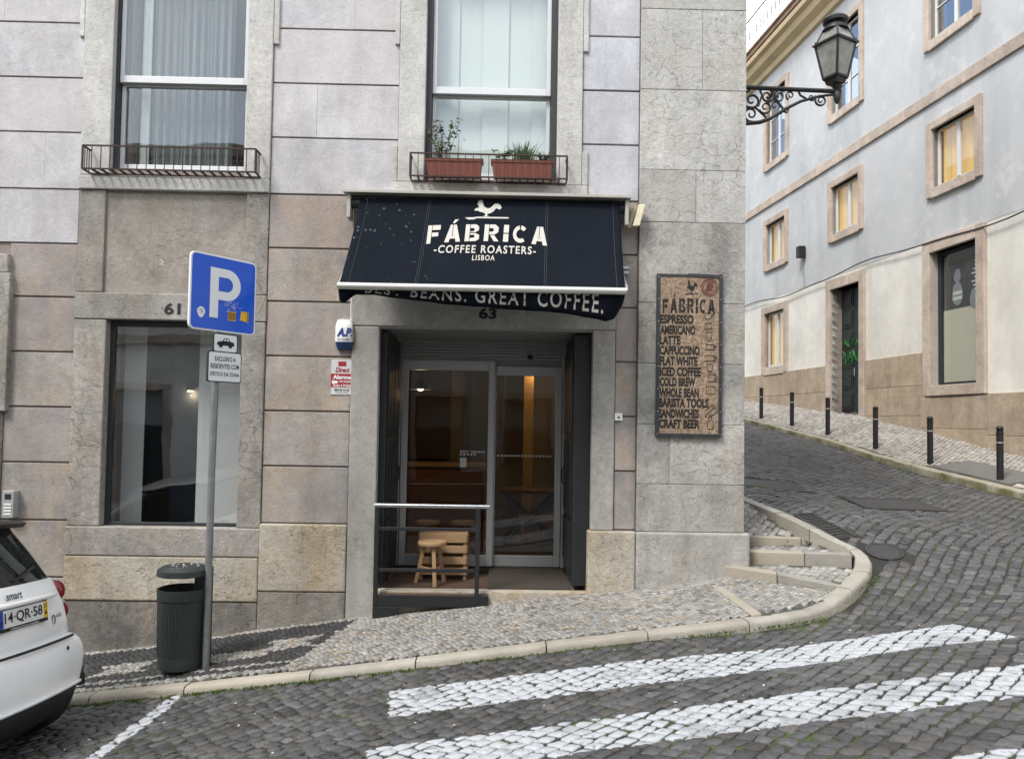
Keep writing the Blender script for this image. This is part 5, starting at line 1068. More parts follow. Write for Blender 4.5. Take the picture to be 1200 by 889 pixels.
for i, (s_, w) in enumerate((('EXCLUSIVO A', .22), ('RESIDENTES COM', .30), ('DÍSTICO DA ZONA', .31))): text(q, s_, o_-U*w/2+V*(.052-i*.068), U, V, w, .044, .012)
q.build('lettering', M['black_ink'], PS)
b = MB()
for z in (C1_[2]-.15, C1_[2]+.15, c2[2], c3[2]): b.lathe([(.037, -.02), (.037, .02)], (px_, base[1], z), 14); b.obox(pc+V*(z-.015)-U*.05-Nn*.02, U*.1, Nn*.045, V*.03); b.build('clamp', M['zinc'], PS); b = MB()
# --- litter bin
bb = ground(213, 791, zp0); bd = bb[1]+8.1+.16; bc = np.array(Dp(211, 789, bd)); bc[2] = float(zp0(bc[0], bc[1])[0])
BN = thing('litter_bin', 'dark green hooded litter bin standing on the pavement beside the sign pole', 'litter bin', bc)
M['bin'] = plain('dark green plastic', (.017,.022,.022), .5, 0, .2, 8, 0, None, .2)
SC = (Dp(243, 700, bd)[0]-Dp(182, 700, bd)[0])/.47
def ov(rx, ry, z, n=36, dx=0): return [(bc[0]+dx+rx*SC*math.cos(2*math.pi*i/n)*(abs(math.cos(2*math.pi*i/n))+1e-6)**-.12, bc[1]+ry*SC*math.sin(2*math.pi*i/n), bc[2]+z) for i in range(n)]
zr = Dp(212, 688, bd)[2]-bc[2]; zt = Dp(212, 662, bd)[2]-bc[2]
b = MB(); b.loft([ov(.15, .14, .0), ov(.16, .15, .02), ov(.19, .175, .035), ov(.195, .18, .12), ov(.193, .178, .13), ov(.208, .19, zr-.10), ov(.216, .198, zr-.095), ov(.219, .20, zr), ov(.205, .185, zr), ov(.19, .17, zr-.25)], True, True); b.build('body', M['bin'], BN, True, angle=35)
b = MB()
for i in range(-9, 10):
    a = -math.pi/2+i*.13; x, y = math.cos(a), math.sin(a); q0 = np.array((bc[0]+.197*SC*x, bc[1]+.182*SC*y, bc[2]+.15)); q1 = np.array((bc[0]+.2085*SC*x, bc[1]+.1915*SC*y, bc[2]+zr-.12)); b.tube([q0, q1], .0035, 4)
b.build('ribs', M['bin'], BN, True)
b = MB(); b.loft([ov(.215, .20, zt-.085), ov(.225, .21, zt-.08), ov(.22, .205, zt-.03), ov(.18, .165, zt-.005), ov(.08, .07, zt+.006), ov(.01, .01, zt+.008)]); b.build('hood', M['bin'], BN, True, angle=40)
b = MB(); b.box(bc[0]+.11*SC, bc[0]+.235*SC, bc[1]-.03, bc[1]+.12, bc[2]+.03, bc[2]+zt-.02); b.build('support', M['bin'], BN, bevel=.012); b = MB()
for i in range(26): a = random.uniform(0, 6.28); r_ = random.uniform(0, .13); x, y = bc[0]+r_*SC*1.2*math.cos(a), bc[1]+r_*SC*math.sin(a); z = bc[2]+zt+.004; s_ = random.uniform(.008, .018); b.lathe([(s_*.4, 0), (s_*.4, .004), (s_*.1, .005)], (x, y, z), 6)
b.build('bird_droppings', M['white_paint'], BN)
# --- small white car, seen from behind
CARX, CARY = -4.56, -2.62; cz_ = float(zroad(CARX, CARY)[0])
sx_ = float(zroad(CARX+.9, CARY)[0]-zroad(CARX-.9, CARY)[0])/1.8; sy_ = float(zroad(CARX, CARY+.65)[0]-zroad(CARX, CARY-.65)[0])/1.3
CAR = thing('parked_car', 'small white two seater hatchback parked at the kerb, its back towards the bin', 'car', (CARX, CARY, cz_+.012), (math.atan(sy_), -math.atan(sx_), 0)); CAR['_o'] = (0, 0, 0); CAR.scale = (1.06, 1.06, 1.06)
k = NT('white car paint'); k.b.inputs['Coat Weight'].default_value = .6; k.b.inputs['Coat Roughness'].default_value = .08
M['car_white'] = k.done(k.mix(k.math('MULTIPLY', k.ramp(k.noise(4, 7, .7), [(.5, 0), (.8, 1)]), .25), (.90,.905,.90), (.68,.68,.66)), .35)
M['car_black'] = plain('black car plastic', (.012,.012,.013), .5, 0, .2, 20); M['car_glass'] = plain('dark tinted glass', (.006,.008,.009), .05, 0, 0, 3, 0, .7); M['tyre'] = plain('rubber', (.018,.018,.018), .9, 0, .2, 20)
M['red_lens'] = plain('red lens', (.17,.005,.007), .12, 0, .1)
def ring(z, xr, xf, hw, rr=.2, bow=.05, n=14):
    """closed plan outline at height z: rear at +x"""
    pts = []; rf = .42
    for i in range(n): t = -1+2*i/(n-1); pts.append((xr-bow*t*t, t*(hw-rr), z))
    for i in range(1, 7): a = math.pi/2*i/7; pts.append((xr-bow-rr+rr*math.cos(a), hw-rr+rr*math.sin(a), z))
    for i in range(10): t = i/9; pts.append((xr-bow-rr+t*((xf+rf)-(xr-bow-rr)), hw, z))
    for i in range(1, 7): a = math.pi/2*i/7; pts.append((xf+rf-rf*math.sin(a), hw-rf+rf*math.cos(a), z))
    for i in range(n): t = 1-2*i/(n-1); pts.append((xf, t*(hw-rf), z))
    for i in range(1, 7): a = math.pi/2*i/7; pts.append((xf+rf-rf*math.cos(a), -(hw-rf)-rf*math.sin(a), z))
    for i in range(10): t = i/9; pts.append((xf+rf+t*((xr-bow-rr)-(xf+rf)), -hw, z))
    for i in range(1, 7): a = math.pi/2*i/7; pts.append((xr-bow-rr+rr*math.sin(a), -(hw-rr)-rr*math.cos(a), z))
    return pts
body = [(.34,1.335,-1.32,.765,.2),(.42,1.345,-1.345,.785,.2),(.50,1.348,-1.35,.815,.2),(.58,1.342,-1.345,.815,.2),(.63,1.328,-1.33,.80,.2),(.665,1.30,-1.31,.78,.2),(.675,1.265,-1.30,.775,.18)]
b = MB(); b.loft([ring(z, a, c, h, r_) for z, a, c, h, r_ in body]); bd_ = b.build('body', M['car_white'], CAR, True, angle=32)
up = [(.675,1.255,-1.30,.765,.17),(.69,1.262,-1.29,.765,.17),(.78,1.262,-1.26,.755,.17),(.90,1.25,-1.18,.735,.17),(1.0,1.225,-1.06,.715,.17),(1.075,1.20,-.95,.70,.17),(1.10,1.185,-.90,.695,.17)]
b = MB(); b.loft([ring(z, a, c, h, r_, .06) for z, a, c, h, r_ in up]); b.build('tailgate', M['car_white'], CAR, True, angle=32)
gl = [(1.098,1.178,-.88,.685,.16),(1.12,1.172,-.82,.68,.16),(1.30,1.09,-.50,.625,.16),(1.46,1.005,-.18,.575,.16),(1.50,.985,-.12,.56,.16)]
b = MB(); b.loft([ring(z, a, c, h, r_, .07) for z, a, c, h, r_ in gl]); b.build('rear_window', M['car_glass'], CAR, True, angle=40)
b = MB(); b.loft([ring(z, a, c, h, r_, .07) for z, a, c, h, r_ in [(1.495,1.06,-.12,.575,.12),(1.52,1.08,-.10,.585,.12),(1.545,1.05,0,.57,.14),(1.565,.9,.1,.5,.16)]]); b.build('roof_spoiler', M['car_black'], CAR, True, angle=40)
lo_ = [(.13,1.20,-1.22,.68,.2),(.20,1.285,-1.29,.74,.2),(.30,1.318,-1.31,.758,.2),(.338,1.322,-1.315,.76,.2)]
b = MB(); b.loft([ring(z, a, c, h, r_) for z, a, c, h, r_ in lo_]); b.build('diffuser', M['car_black'], CAR, True, angle=40)
b = MB(); b.tube([(1.345-.05*t*t, t*.6, .335-.0) for t in np.linspace(-1, 1, 15)], .012, 6); b.build('bumper_trim', M['car_white'], CAR, True)
for s_ in (-1, 1):
    sd_ = MB(); sd_.poly([(.9, s_*.69, 1.1), (.35, s_*.695, 1.1), (.2, s_*.58, 1.47), (.72, s_*.57, 1.47)], (0, s_*.012, 0)); sd_.build('pillar', M['car_black'], CAR)
    for x in (.88, -.93):
        w = MB(); n = 26; yc = s_*.66; pr = [(.20, -.085), (.29, -.085), (.305, -.06), (.305, .06), (.29, .085), (.20, .085)]
        vs = [(x+r_*math.cos(2*math.pi*i/n), yc+h, .30+r_*math.sin(2*math.pi*i/n)) for r_, h in pr for i in range(n)]; w.add(vs, [(j*n+i, j*n+(i+1) % n, (j+1)*n+(i+1) % n, (j+1)*n+i) for j in range(5) for i in range(n)]); wo = w.build('wheel', M['tyre'], CAR, True)
        w = MB(); n = 20; w.add([(x, yc+s_*.05, .30)]+[(x+.205*math.cos(2*math.pi*i/n), yc+s_*.07, .30+.205*math.sin(2*math.pi*i/n)) for i in range(n)], [(0, 1+i, 1+(i+1) % n) for i in range(n)]); w.build('rim', M['alu'], wo)
    for x in (.88, -.93): ar = MB(); ar.tube([(x+.36*math.cos(q), s_*.715, .30+.36*math.sin(q)) for q in np.linspace(-.05, 3.19, 20)], .028, 6); ar.build('wheel_arch', M['car_black'], CAR, True)
    for zc, rz in ((.995, .068), (.845, .062)):
        l = MB(); cx_, cy_ = 1.10, s_*(.668 if zc > .9 else .70); rg = []
        for j in range(9):
            ph = -math.pi/2+math.pi*j/8; rg.append([(cx_+.072*math.cos(ph)*math.cos(q), cy_+.055*math.cos(ph)*math.sin(q), zc+rz*1.15*math.sin(ph)) for q in np.linspace(0, 6.283, 17)[:-1]])
        l.loft(rg); l.build('tail_light', M['red_lens'], CAR, True, angle=80)
# number plate, its frame, badge
tx = lambda t: 1.262-.06*t*t
b = MB(); b.obox((1.262, -.275, 0.825), (.012, 0, 0), (0, .55, 0), (-.004, 0, .15)); b.build('plate_frame', M['car_black'], CAR, bevel=.004)
b = MB(); b.obox((1.2745, -.262, 0.850), (.004, 0, 0), (0, .524, 0), (-.002, 0, .112)); pb = b.build('number_plate', plain('white plate', (.72,.72,.70), .4), CAR)
b = MB(); b.obox((1.279, -.262, 0.851), (.001, 0, 0), (0, .045, 0), (-.002, 0, .11)); b.build('blue_band', plain('plate blue', (.01,.05,.35), .4), pb); b = MB(); b.obox((1.279, .217, 0.851), (.001, 0, 0), (0, .045, 0), (-.002, 0, .11)); b.build('yellow_band', plain('plate yellow', (.75,.48,.02), .4), pb)
b = MB(); text(b, '14·QR·58', (1.281, -.205, 0.867), (0, 1, 0), (-.015, 0, 1), .405, .078, .012); text(b, '17', (1.282, .226, 0.918), (0, 1, 0), (0, 0, 1), .026, .028, .02); text(b, '06', (1.282, .226, 0.873), (0, 1, 0), (0, 0, 1), .026, .028, .02); text(b, 'P', (1.2815, -.248, 0.870), (0, 1, 0), (0, 0, 1), .018, .025, .02); b.build('plate_lettering', M['black_ink'], pb)
b = MB(); text(b, 'PARQUE DAS NAÇÕES', (1.277, -.14, 0.829), (0, 1, 0), (0, 0, 1), .3, .013, .02); b.build('frame_lettering', M['white_paint'], CAR)
b = MB(); text(b, 'smart', (1.232, -.10, 1.015), (0, 1, 0), (-.15, 0, 1), .165, .044, .02); b.build('badge', M['car_black'], CAR); b = MB(); text(b, 'cdi', (1.226, .46, .82), (0, 1, 0), (-.1, 0, 1), .06, .03, .02); b.tube([(1.232, .41+.02*math.cos(q), .81+.032*math.sin(q)) for q in np.linspace(0, 6.283, 13)[:-1]], .004, 4, True, True); b.build('badge', M['car_black'], CAR)
b = MB(); b.tube([(1.275-.06*t*t, t*.5, .985) for t in np.linspace(-1, 1, 15)], [.004]+[.018]*13+[.004], 8); b.build('tailgate_handle', M['car_white'], CAR, True)
b = MB(); b.tube([(1.33-.05*t*t, t*.56, .672) for t in np.linspace(-1, 1, 15)], .010, 6); b.build('bumper_seam', M['car_black'], CAR, True)
for yy, z in ((.42, .60), (.52, .50), (-.42, .60)):
    b = MB(); b.add([(1.346-.05*(yy/.6)**2, yy+.016*math.cos(q), z+.016*math.sin(q)) for q in np.linspace(0, 6.283, 11)[:-1]], [tuple(range(10))]); b.build('parking_sensor', M['car_black'], CAR)
b = MB(); b.tube([(1.13, -.05, 1.13), (1.19, .1, 1.145), (1.12, .38, 1.20)], .010, 6); b.build('rear_wiper', M['car_black'], CAR, True)
# --- bollards along the far kerb
def far_pt(px, py):
    d = ray(px, py); lo, hi = 6, 40
    for _ in range(60):
        mid = (lo+hi)/2; p = CAM+d*mid
        if p[0] < okx(p[1])+.32: lo = mid
        else: hi = mid
    return CAM+d*hi
HB = .80; first = None; BL_ = [(1172, 555), (1090, 538), (1026, 523), (970, 510), (928, 500), (892, 491)]
LBB = ['nearest and tallest black bollard of the row, beside the grey paving patch', 'black bollard in front of the big poster window, second from the right', 'black bollard on the far kerb between the poster window and the panelled door', 'black bollard on the far kerb just left of the panelled door', 'second farthest black bollard, below the small ground floor window', 'farthest black bollard, close to the corner of the stone building']
for i, (px, py) in enumerate(BL_):
    p = far_pt(px, py); p[2] = float(zfar(p[0], p[1])[0])
    if first is None:
        t = thing('bollard', LBB[i], 'bollard', p, group='black bollards along the far kerb'); b = MB(); b.lathe([(.047, -.05), (.047, HB-.12), (.052, HB-.118), (.052, HB-.10), (.044, HB-.095), (.044, HB-.06), (.05, HB-.055), (.05, HB-.03), (.035, HB-.006), (.0, HB)], tuple(p), 18); b.build('post', M['black_metal'], t, True, angle=50)
        b = MB(); b.lathe([(.0475, HB-.26), (.0485, HB-.255), (.0485, HB-.245), (.0475, HB-.24)], tuple(p), 18); b.build('band', M['alu'], t, True); first = t
    else:
        c = copy_tree(first); c.location = p; c['label'] = LBB[i]
# ================================================================== the house across the side street
fd = np.array((-.088, 1.0, 0.0)); fd /= np.linalg.norm(fd); fo = np.array((8.8+.088*2.4, 0.0, 0.0)); fn = np.array((-fd[1], fd[0], 0.0))     # fn points to the street
def Fq(t, z, o=0.0): return fo+fd*t+fn*o+np.array((0, 0, z))
def fbox(mb, t0, t1, z0, z1, o0, o1): return mb.obox(Fq(t0, z0, o0), fd*(t1-t0), fn*(o1-o0), (0, 0, z1-z0))
HS = thing('town_house', 'pale grey blue rendered house with peach stone window frames rising up the side street', 'building', tuple(Fq(8, 1.6)))
k = NT('grey blue render'); n1 = k.ramp(k.noise(.55, 9, .68), [(.3, 0), (.7, 1)]); n2 = k.noise(2.4, 8, .7); st = k.ramp(k.noise(1.2, 6, .6, k.map((1, 1, .18))), [(.5, 0), (.75, 1)])
cc = k.mix(n1, (.465,.472,.475), (.585,.588,.585)); cc = k.mix(k.math('MULTIPLY', st, .7), cc, (.37,.38,.38)); cc = k.mix(k.math('MULTIPLY', k.ramp(n2, [(.54, 0), (.64, 1)]), .5), cc, (.64,.64,.62)); M['render_blue'] = k.done(cc, .9, 0, k.bump(n2, .25, .01))
k = NT('white render'); n2 = k.noise(2.0, 8, .7); cc = k.mix(k.ramp(k.noise(.9, 9, .7), [(.38, 0), (.62, 1)]), (.66,.63,.56), (.82,.79,.72)); cc = k.mix(k.math('MULTIPLY', k.ramp(k.noise(1.0, 7, .65, k.map((1, 1, .16))), [(.52, 0), (.72, 1)]), .5), cc, (.52,.50,.44)); M['render_white'] = k.done(cc, .9, 0, k.bump(n2, .2, .008))
M['peach'] = stone('peach stone', (.55,.445,.36), (.67,.565,.475), [(.37,.29,.23),(.72,.63,.54)], .6, 1.6, .35, 14, .6, .12, None, .15)
M['sandstone'] = stone('sandstone plinth', (.47,.36,.245), (.58,.46,.33), [(.34,.28,.22),(.62,.52,.40)], .65, .8, .25, 12, .7, .07, None, .25)
wins = []      # t0,t1,z0,z1 openings
UP = [(1.55, 2.75), (5.25, 6.55), (8.98, 10.28), (12.65, 13.95)]
Tq = lambda Y: Y/fd[1]
for Yc in (2.35, 6.05, 9.78, 13.45): wins.append((Tq(Yc)-.62, Tq(Yc)+.62, 9.32, 11.35, 'upper'))
for Yc in (2.3, 6.0, 9.78, 13.45): wins.append((Tq(Yc)-.60, Tq(Yc)+.60, 6.37, 7.54, 'mid'))
wins.append((Tq(13.5)-.62, Tq(13.5)+.62, 3.38, 4.95, 'ground'))
DOOR = (Tq(9.78)-.63, Tq(9.78)+.63, 1.98, 5.03); SHOP = (Tq(6.02)-.64, Tq(6.02)+.64, 2.53, 5.12)
# wall as a grid with holes, in t-z
def holes_wall(mb, t0, t1, z0, z1, o0, o1, holes):
    ts = sorted({t0, t1, *[v for h in holes for v in h[:2] if t0 < v < t1]})
    for a, c in zip(ts[:-1], ts[1:]):
        hz = sorted([(max(h[2], z0), min(h[3], z1)) for h in holes if h[0] < (a+c)/2 < h[1] and h[3] > z0 and h[2] < z1]); z = z0
        for d, e in hz:
            if d > z: fbox(mb, a, c, z, d, o0, o1)
            z = max(z, e)
        if z1 > z: fbox(mb, a, c, z, z1, o0, o1)
ALLH = [w[:4] for w in wins]+[DOOR, SHOP]; T0, T1, CZ = -2.5, 17.5, 12.05
b = MB(); holes_wall(b, T0, T1, 5.36, CZ, -.34, 0, ALLH); b.build('wall', M['render_blue'], HS)
b = MB(); holes_wall(b, T0, T1, 0, 5.357, -.34, -.004, ALLH); b.build('wall', M['render_white'], HS, label='white rendered ground floor wall')
b = MB(); fbox(b, T0, T0+.3, 0, CZ, -9, -.345); fbox(b, T1-.3, T1, 0, CZ, -9, -.345); fbox(b, T0, T1, 0, CZ, -9.3, -9.003); b.build('wall', M['render_blue'], HS)
b = MB(); pz = 3.20
for i, (a, c) in enumerate(((Tq(6.95), 8.93), (10.66, Tq(14.4)), (Tq(14.4)+.002, T1))):
    b = MB(); n = max(1, round((c-a)/1.3))
    for j in range(n):
        s_, e = a+(c-a)*j/n, a+(c-a)*(j+1)/n
        for z0, z1 in ((.5, 1.95), (1.956, 2.55), (2.556, pz)): fbox(b, s_+.002, e-.002, z0, z1, -.02, .045)
    b.build('plinth', M['sandstone'], HS, bevel=.008)
b = MB()
for j in range(6):
    s_, e = T0+(SHOP[0]-.25-T0)*j/6, T0+(SHOP[0]-.25-T0)*(j+1)/6
    for z0, z1 in ((.2, 1.6), (1.606, 2.33)): fbox(b, s_+.002, e-.002, z0, z1, -.02, .045)
for z0, z1 in ((.5, 1.7), (1.706, 2.30)): fbox(b, SHOP[0]-.248, SHOP[1]+.30, z0, z1, -.02, .05)
b.build('plinth', M['sandstone'], HS, bevel=.008)
b = MB()
for j in range(16): s_ = T0+(T1-T0)*j/16; fbox(b, s_+.002, s_+(T1-T0)/16-.002, 8.07, 8.30, -.02, .05)
b.build('string_course', M['peach'], HS, bevel=.008)
M['win_cream_glow'] = plain('self lit cream curtain', (.74,.50,.20), .8, 0, .2, 3); M['win_cream_glow'].node_tree.nodes['Principled BSDF'].inputs['Emission Color'].default_value = (1, .62, .2, 1); M['win_cream_glow'].node_tree.nodes['Principled BSDF'].inputs['Emission Strength'].default_value = .14; M['win_white'] = plain('white window paint', (.68,.68,.66), .5, 0, .06)  # weak emission put into the cloth imitates amber reflections in the windows
M['glass_sky'] = glass('old window glass', (.75,.78,.8), .30, ior=1.7)
def window(t0, t1, z0, z1, kind):
    fw = .16 if kind != 'ground' else .19; s_ = MB(); o0, o1 = -.28, .06
    fbox(s_, t0-fw, t0, z0-fw, z1+fw, o0, o1); fbox(s_, t1, t1+fw, z0-fw, z1+fw, o0, o1); fbox(s_, t0, t1, z0-fw-.03, z0, o0, o1+.01); fbox(s_, t0, t1, z1, z1+fw, o0, o1); w = s_.build('window', M['peach'], HS, bevel=.01)
    f = MB(); q = .055; oa, ob = -.13, -.085; m_ = (t0+t1)/2
    fbox(f, t0, t0+q, z0, z1, oa, ob); fbox(f, t1-q, t1, z0, z1, oa, ob); fbox(f, t0+q, t1-q, z0, z0+q*1.4, oa, ob); fbox(f, t0+q, t1-q, z1-q, z1, oa, ob); fbox(f, m_-q*.8, m_+q*.8, z0+q*1.4, z1-q, oa, ob+.008)
    if kind == 'upper':
        zz = z0+(z1-z0)*.64; fbox(f, t0+q, m_-q*.8, zz, zz+.05, oa, ob); fbox(f, m_+q*.8, t1-q, zz, zz+.05, oa, ob); zz = z0+(z1-z0)*.32; fbox(f, t0+q, m_-q*.8, zz, zz+.025, oa, ob); fbox(f, m_+q*.8, t1-q, zz, zz+.025, oa, ob)
    f.build('sash_frame', M['win_white'], w, bevel=.004)
    for a, c in ((t0+q, m_-q*.8), (m_+q*.8, t1-q)): g = MB(); fbox(g, a, c, z0+q*1.4, z1-q, -.112, -.106); g.build('pane', M['glass_sky'] if kind == 'upper' else M['glass'], w)
    g = MB(); n = 16
    if kind != 'upper':
        for i in range(n):     # gathered cream curtain, glowing in place of amber reflections in the panes
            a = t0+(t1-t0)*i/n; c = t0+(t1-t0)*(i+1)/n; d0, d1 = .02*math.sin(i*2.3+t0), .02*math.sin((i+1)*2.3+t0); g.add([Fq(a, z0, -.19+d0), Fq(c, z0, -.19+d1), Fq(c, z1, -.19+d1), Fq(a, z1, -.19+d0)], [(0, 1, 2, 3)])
        g.build('curtain', M['win_cream_glow'], w, True)
    else: fbox(g, t0-.05, t1+.05, z0-.05, z1+.05, -.9, -.87); g.build('room', M['room'], w)
    if kind != 'upper':
        b = MB(); fbox(b, t0-.02, t1+.02, z0-.02, z1+.02, -.335, -.31); b.build('room', M['room'], w)
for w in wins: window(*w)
# panelled street door with green graffiti
s_ = MB(); fw = .21
fbox(s_, DOOR[0]-fw, DOOR[0], 1.2, DOOR[3]+.25, -.33, .06); fbox(s_, DOOR[1], DOOR[1]+fw, 1.2, DOOR[3]+.25, -.33, .06); fbox(s_, DOOR[0], DOOR[1], DOOR[3], DOOR[3]+.25, -.33, .06); fbox(s_, DOOR[0], DOOR[1], 1.2, 1.98, -.33, .03); s_.build('door_surround', M['peach'], HS, bevel=.012)
d = MB(); m_ = (DOOR[0]+DOOR[1])/2
for a, c in ((DOOR[0]+.005, m_-.004), (m_+.004, DOOR[1]-.005)):
    fbox(d, a, c, 1.985, DOOR[3]-.01, -.30, -.25); h = (DOOR[3]-2.1)/6
    for i in range(6):
        z0 = 2.08+i*h; fbox(d, a+.09, c-.09, z0+.05, z0+h-.04, -.25, -.232); fbox(d, a+.15, c-.15, z0+.11, z0+h-.10, -.232, -.215)
dd = d.build('street_door', plain('black green door paint', (.016,.022,.02), .5, 0, .2, 8), HS, bevel=.006)
g = MB(); rs = random.Random(11)
for zc, hh in ((3.72, .22), (3.36, .36)):
    x = DOOR[1]-.12
    while x > DOOR[0]+.2:
        pts = [(x-rs.uniform(0, .16), zc+rs.uniform(-hh/2, hh/2)) for _ in range(5)]; g.tube([Fq(a, c, -.205) for a, c in pts], .009, 5); x -= .12
g.build('graffiti', plain('green spray paint', (.03,.22,.05), .6), dd)
b = MB(); fbox(b, m_-.05, m_-.025, 2.9, 3.1, -.215, -.19); b.build('handle', M['steel'], dd)
# big ground floor window with posters
s_ = MB(); fw = .215; t0, t1, z0, z1 = SHOP
fbox(s_, t0-fw, t0, z0-.2, z1+.25, -.33, .07); fbox(s_, t1, t1+fw, z0-.2, z1+.25, -.33, .07); fbox(s_, t0, t1, z1, z1+.25, -.33, .07); fbox(s_, t0, t1, z0-.20, z0, -.33, .08); w = s_.build('shop_window', M['peach'], HS, bevel=.012)
f = MB(); fbox(f, t0, t0+.06, z0, z1, -.18, -.12); fbox(f, t1-.10, t1, z0, z1, -.18, -.12); fbox(f, t0+.06, t1-.10, z0, z0+.06, -.18, -.12); fbox(f, t0+.06, t1-.10, z1-.06, z1, -.18, -.12); f.build('frame', M['dark_frame'], w)
g = MB(); fbox(g, t0+.06, t1-.10, z0+.06, z1-.06, -.155, -.148); g.build('pane', M['glass'], w); zm = z0+(z1-z0)*.56
g = MB(); fbox(g, t0+.05, t1-.09, z0+.05, zm, -.175, -.17); g.build('blind', plain('pale blind', (.72,.66,.52), .8, 0, .06), w); g = MB(); fbox(g, t0, t1, z0, z1, -.335, -.325); g.build('room', plain('dim room', (.10,.08,.05), .9), w)
g = MB(); fbox(g, t0+.10, t1-.18, zm, z1-.35, -.170, -.164); po = g.build('poster', plain('dark poster', (.022,.022,.024), .6), w)
g = MB(); rs = random.Random(5)
for cx_, cz2, r_ in ((t1-.50, zm+.62, .15), (t1-.50, zm+.28, .24), (t0+.32, zm+.12, .2)): g.poly([Fq(cx_+r_*.7*math.cos(q)*rs.uniform(.8, 1), cz2+r_*math.sin(q)*rs.uniform(.8, 1), -.1625) for q in np.linspace(6.283, 0, 15)[:-1]])
g.build('poster_print', plain('grey poster print', (.30,.30,.31), .7), po); g = MB()
for i in range(9): z = zm+.2+i*.075; fbox(g, t0+.16, t0+.16+rs.uniform(.12, .25), z, z+.025, -.1635, -.162)
for i in range(2): fbox(g, t1-.62, t1-.38, zm+.16+i*.10, zm+.22+i*.10, -.1622, -.1615)
g.build('poster_print', M['white_paint'], po)
# cornice, gutter, roof and roof railing
b = MB(); prof = [(0, 11.95), (.10, 11.97), (.12, 12.12), (.30, 12.22), (.34, 12.40), (.46, 12.44), (.48, 12.56), (0, 12.60)]
b.loft([[Fq(T0, z, o) for o, z in prof], [Fq(T1, z, o) for o, z in prof]]); b.build('cornice', plain('yellowed cornice plaster', (.58,.46,.28), .9, 0, .15, 2, .003, None, .35), HS)
b = MB(); fbox(b, T0, T1, 12.602, 12.74, -.1, .50); n = 60
for i in range(n): s_ = T0+(T1-T0)*i/n; fbox(b, s_+.01, s_+(T1-T0)/n-.01, 12.742, 12.80, -.1, .54)
rf = b.build('roof', plain('weathered roof tile', (.26,.17,.11), .9, 0, .4, 4, .004, None, .6), HS); b = MB(); b.poly([Fq(T0, 12.74, -.1), Fq(T1, 12.74, -.1), Fq(T1, 14.6, -4.6), Fq(T0, 14.6, -4.6)], (0, 0, -.1)); b.poly([Fq(T0, 14.6, -4.61), Fq(T1, 14.6, -4.61), Fq(T1, 12.74, -9.2), Fq(T0, 12.74, -9.2)], (0, 0, -.1)); b.build('roof_tiles', plain('roof tile', (.30,.13,.07), .9, 0, .3, 5), rf)
b = MB()
for z in (13.86, 12.86): b.bar(Fq(T0, z, .40), Fq(T1, z, .40), .03)
n = 80
for i in range(n+1):
    s_ = T0+(T1-T0)*i/n; b.bar(Fq(s_, 12.8, .40), Fq(s_, 13.86, .40), .014)
    if i < n:
        e = s_+(T1-T0)/n; b.tube([Fq(s_+(e-s_)*(.5+.42*math.cos(q)), 13.35+.16*math.sin(q), .40) for q in np.linspace(0, 6.283, 9)[:-1]], .008, 4, True, True)
b.build('roof_railing', plain('pale grey iron', (.30,.28,.27), .7), HS)
t = thing('wall_cable', 'dark cable sagging along the house wall above the ground floor', 'cable', tuple(Fq(4, 5.35))); b = MB(); pts = [Fq(x, 5.34+.07*math.sin(x*.9)+.02*math.sin(x*2.3), .075) for x in np.arange(-1, 17, .4)]; b.tube(pts, .014, 5); b.build('wire', M['black_metal'], t, True)
t = thing('wall_lantern', 'small dark box lamp on the house wall between two windows', 'lamp', tuple(Fq(Tq(11.78), 6.1))); b = MB(); fbox(b, Tq(11.78)-.09, Tq(11.78)+.09, 6.12, 6.42, .02, .20); b.build('housing', M['black_metal'], t, bevel=.01); b = MB(); b.tube([Fq(Tq(11.78), 6.12, .06), Fq(Tq(11.78), 5.4, .02)], .012, 5); b.build('conduit', M['alu'], t)
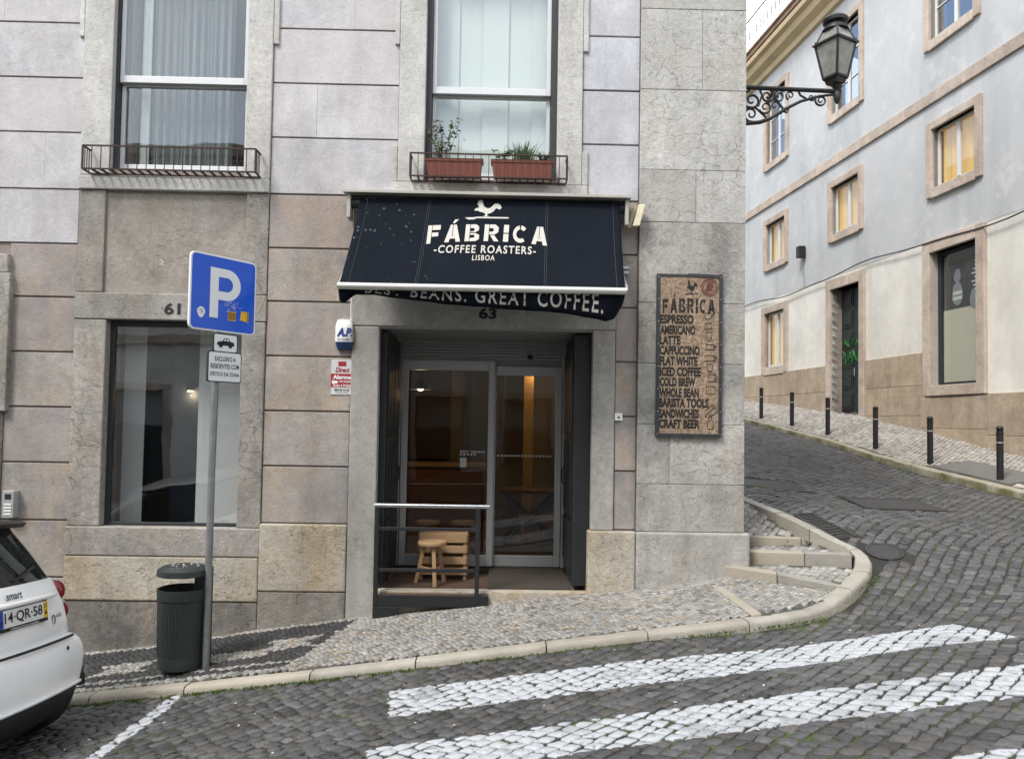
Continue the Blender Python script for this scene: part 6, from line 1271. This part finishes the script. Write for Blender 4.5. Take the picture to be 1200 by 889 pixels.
# drainpipe at the far end of the house, beside the stone corner
# grey paving patch on the far pavement
pp = [far_pt(1120, 548)]; cxp, cyp = okx(3.6)+.55, 3.75
b = MB(); q = [(okx(2.9)+.22, 2.9), (okx(2.9)+.85, 2.9), (okx(4.6)+.85, 4.6), (okx(4.6)+.22, 4.6)]; b.poly([(x, y, float(zfar(x, y)[0])+.006) for x, y in q], (0, 0, -.05)); struct(b.build('paving_patch', plain('grey cement patch', (.14,.135,.125), .9, 0, .2, 6)))
# ================================================================== the houses behind the viewer, mirrored in the glass
FH = thing('facing_house', 'pale rendered terrace with dark shuttered shopfronts mirrored in the shop windows', 'building', (-2, -11.2, 0)); fy = -11.0
holes = []
for x in np.arange(-17, 13, 2.45): holes.append((x, x+1.35, -1, 2.35)); holes.append((x+.1, x+1.2, 4.3, 6.5))
b = MB(); wall_with_holes(b, -20, 15, -3, 8.2, fy-.4, fy, holes); b.build('wall', M['render_white'], FH)
for i, (x0, x1, z0, z1) in enumerate(holes):
    s_ = MB(); d = MB(); f = MB()
    for a, c, e, h in ((x0-.16, x0, z0, z1+.16), (x1, x1+.16, z0, z1+.16), (x0, x1, z1, z1+.16)): s_.box(a, c, fy-.3, fy+.04, e, h)
    if z0 < 0:
        w = s_.build('shopfront', M['peach'], FH); d.box(x0, x1, fy-.3, fy-.25, -3, 1.5)
        for j in range(16): d.box(x0+.06, x1-.06, fy-.25, fy-.235, -.4+j*.115, -.4+j*.115+.07)
        d.build('shutter', M['green_door'], w); f.box(x0, x1, fy-.3, fy-.26, 1.5, z1); f.build('transom', M['alu_dull'], w)
    else:
        s_.box(x0-.2, x1+.2, fy-.3, fy+.09, z0-.16, z0-.003); w = s_.build('window', M['peach'], FH); d.box(x0, x1, fy-.34, fy-.3, z0, z1); d.build('pane', M['glass_sky'], w)
        for a, c in ((x0, x0+.07), (x1-.07, x1), ((x0+x1)/2-.04, (x0+x1)/2+.04)): f.box(a, c, fy-.29, fy-.24, z0, z1)
        f.build('frame', M['win_white'], w)
s_ = MB(); s_.box(-20, 15, fy-.02, fy+.12, 3.5, 3.72); s_.build('string_course', M['peach'], FH); s_ = MB(); s_.box(-20, 15, fy-.02, fy+.3, 8.21, 8.5); s_.build('cornice', M['peach'], FH)
for o in bpy.data.objects:
    if '_o' in o: del o['_o']
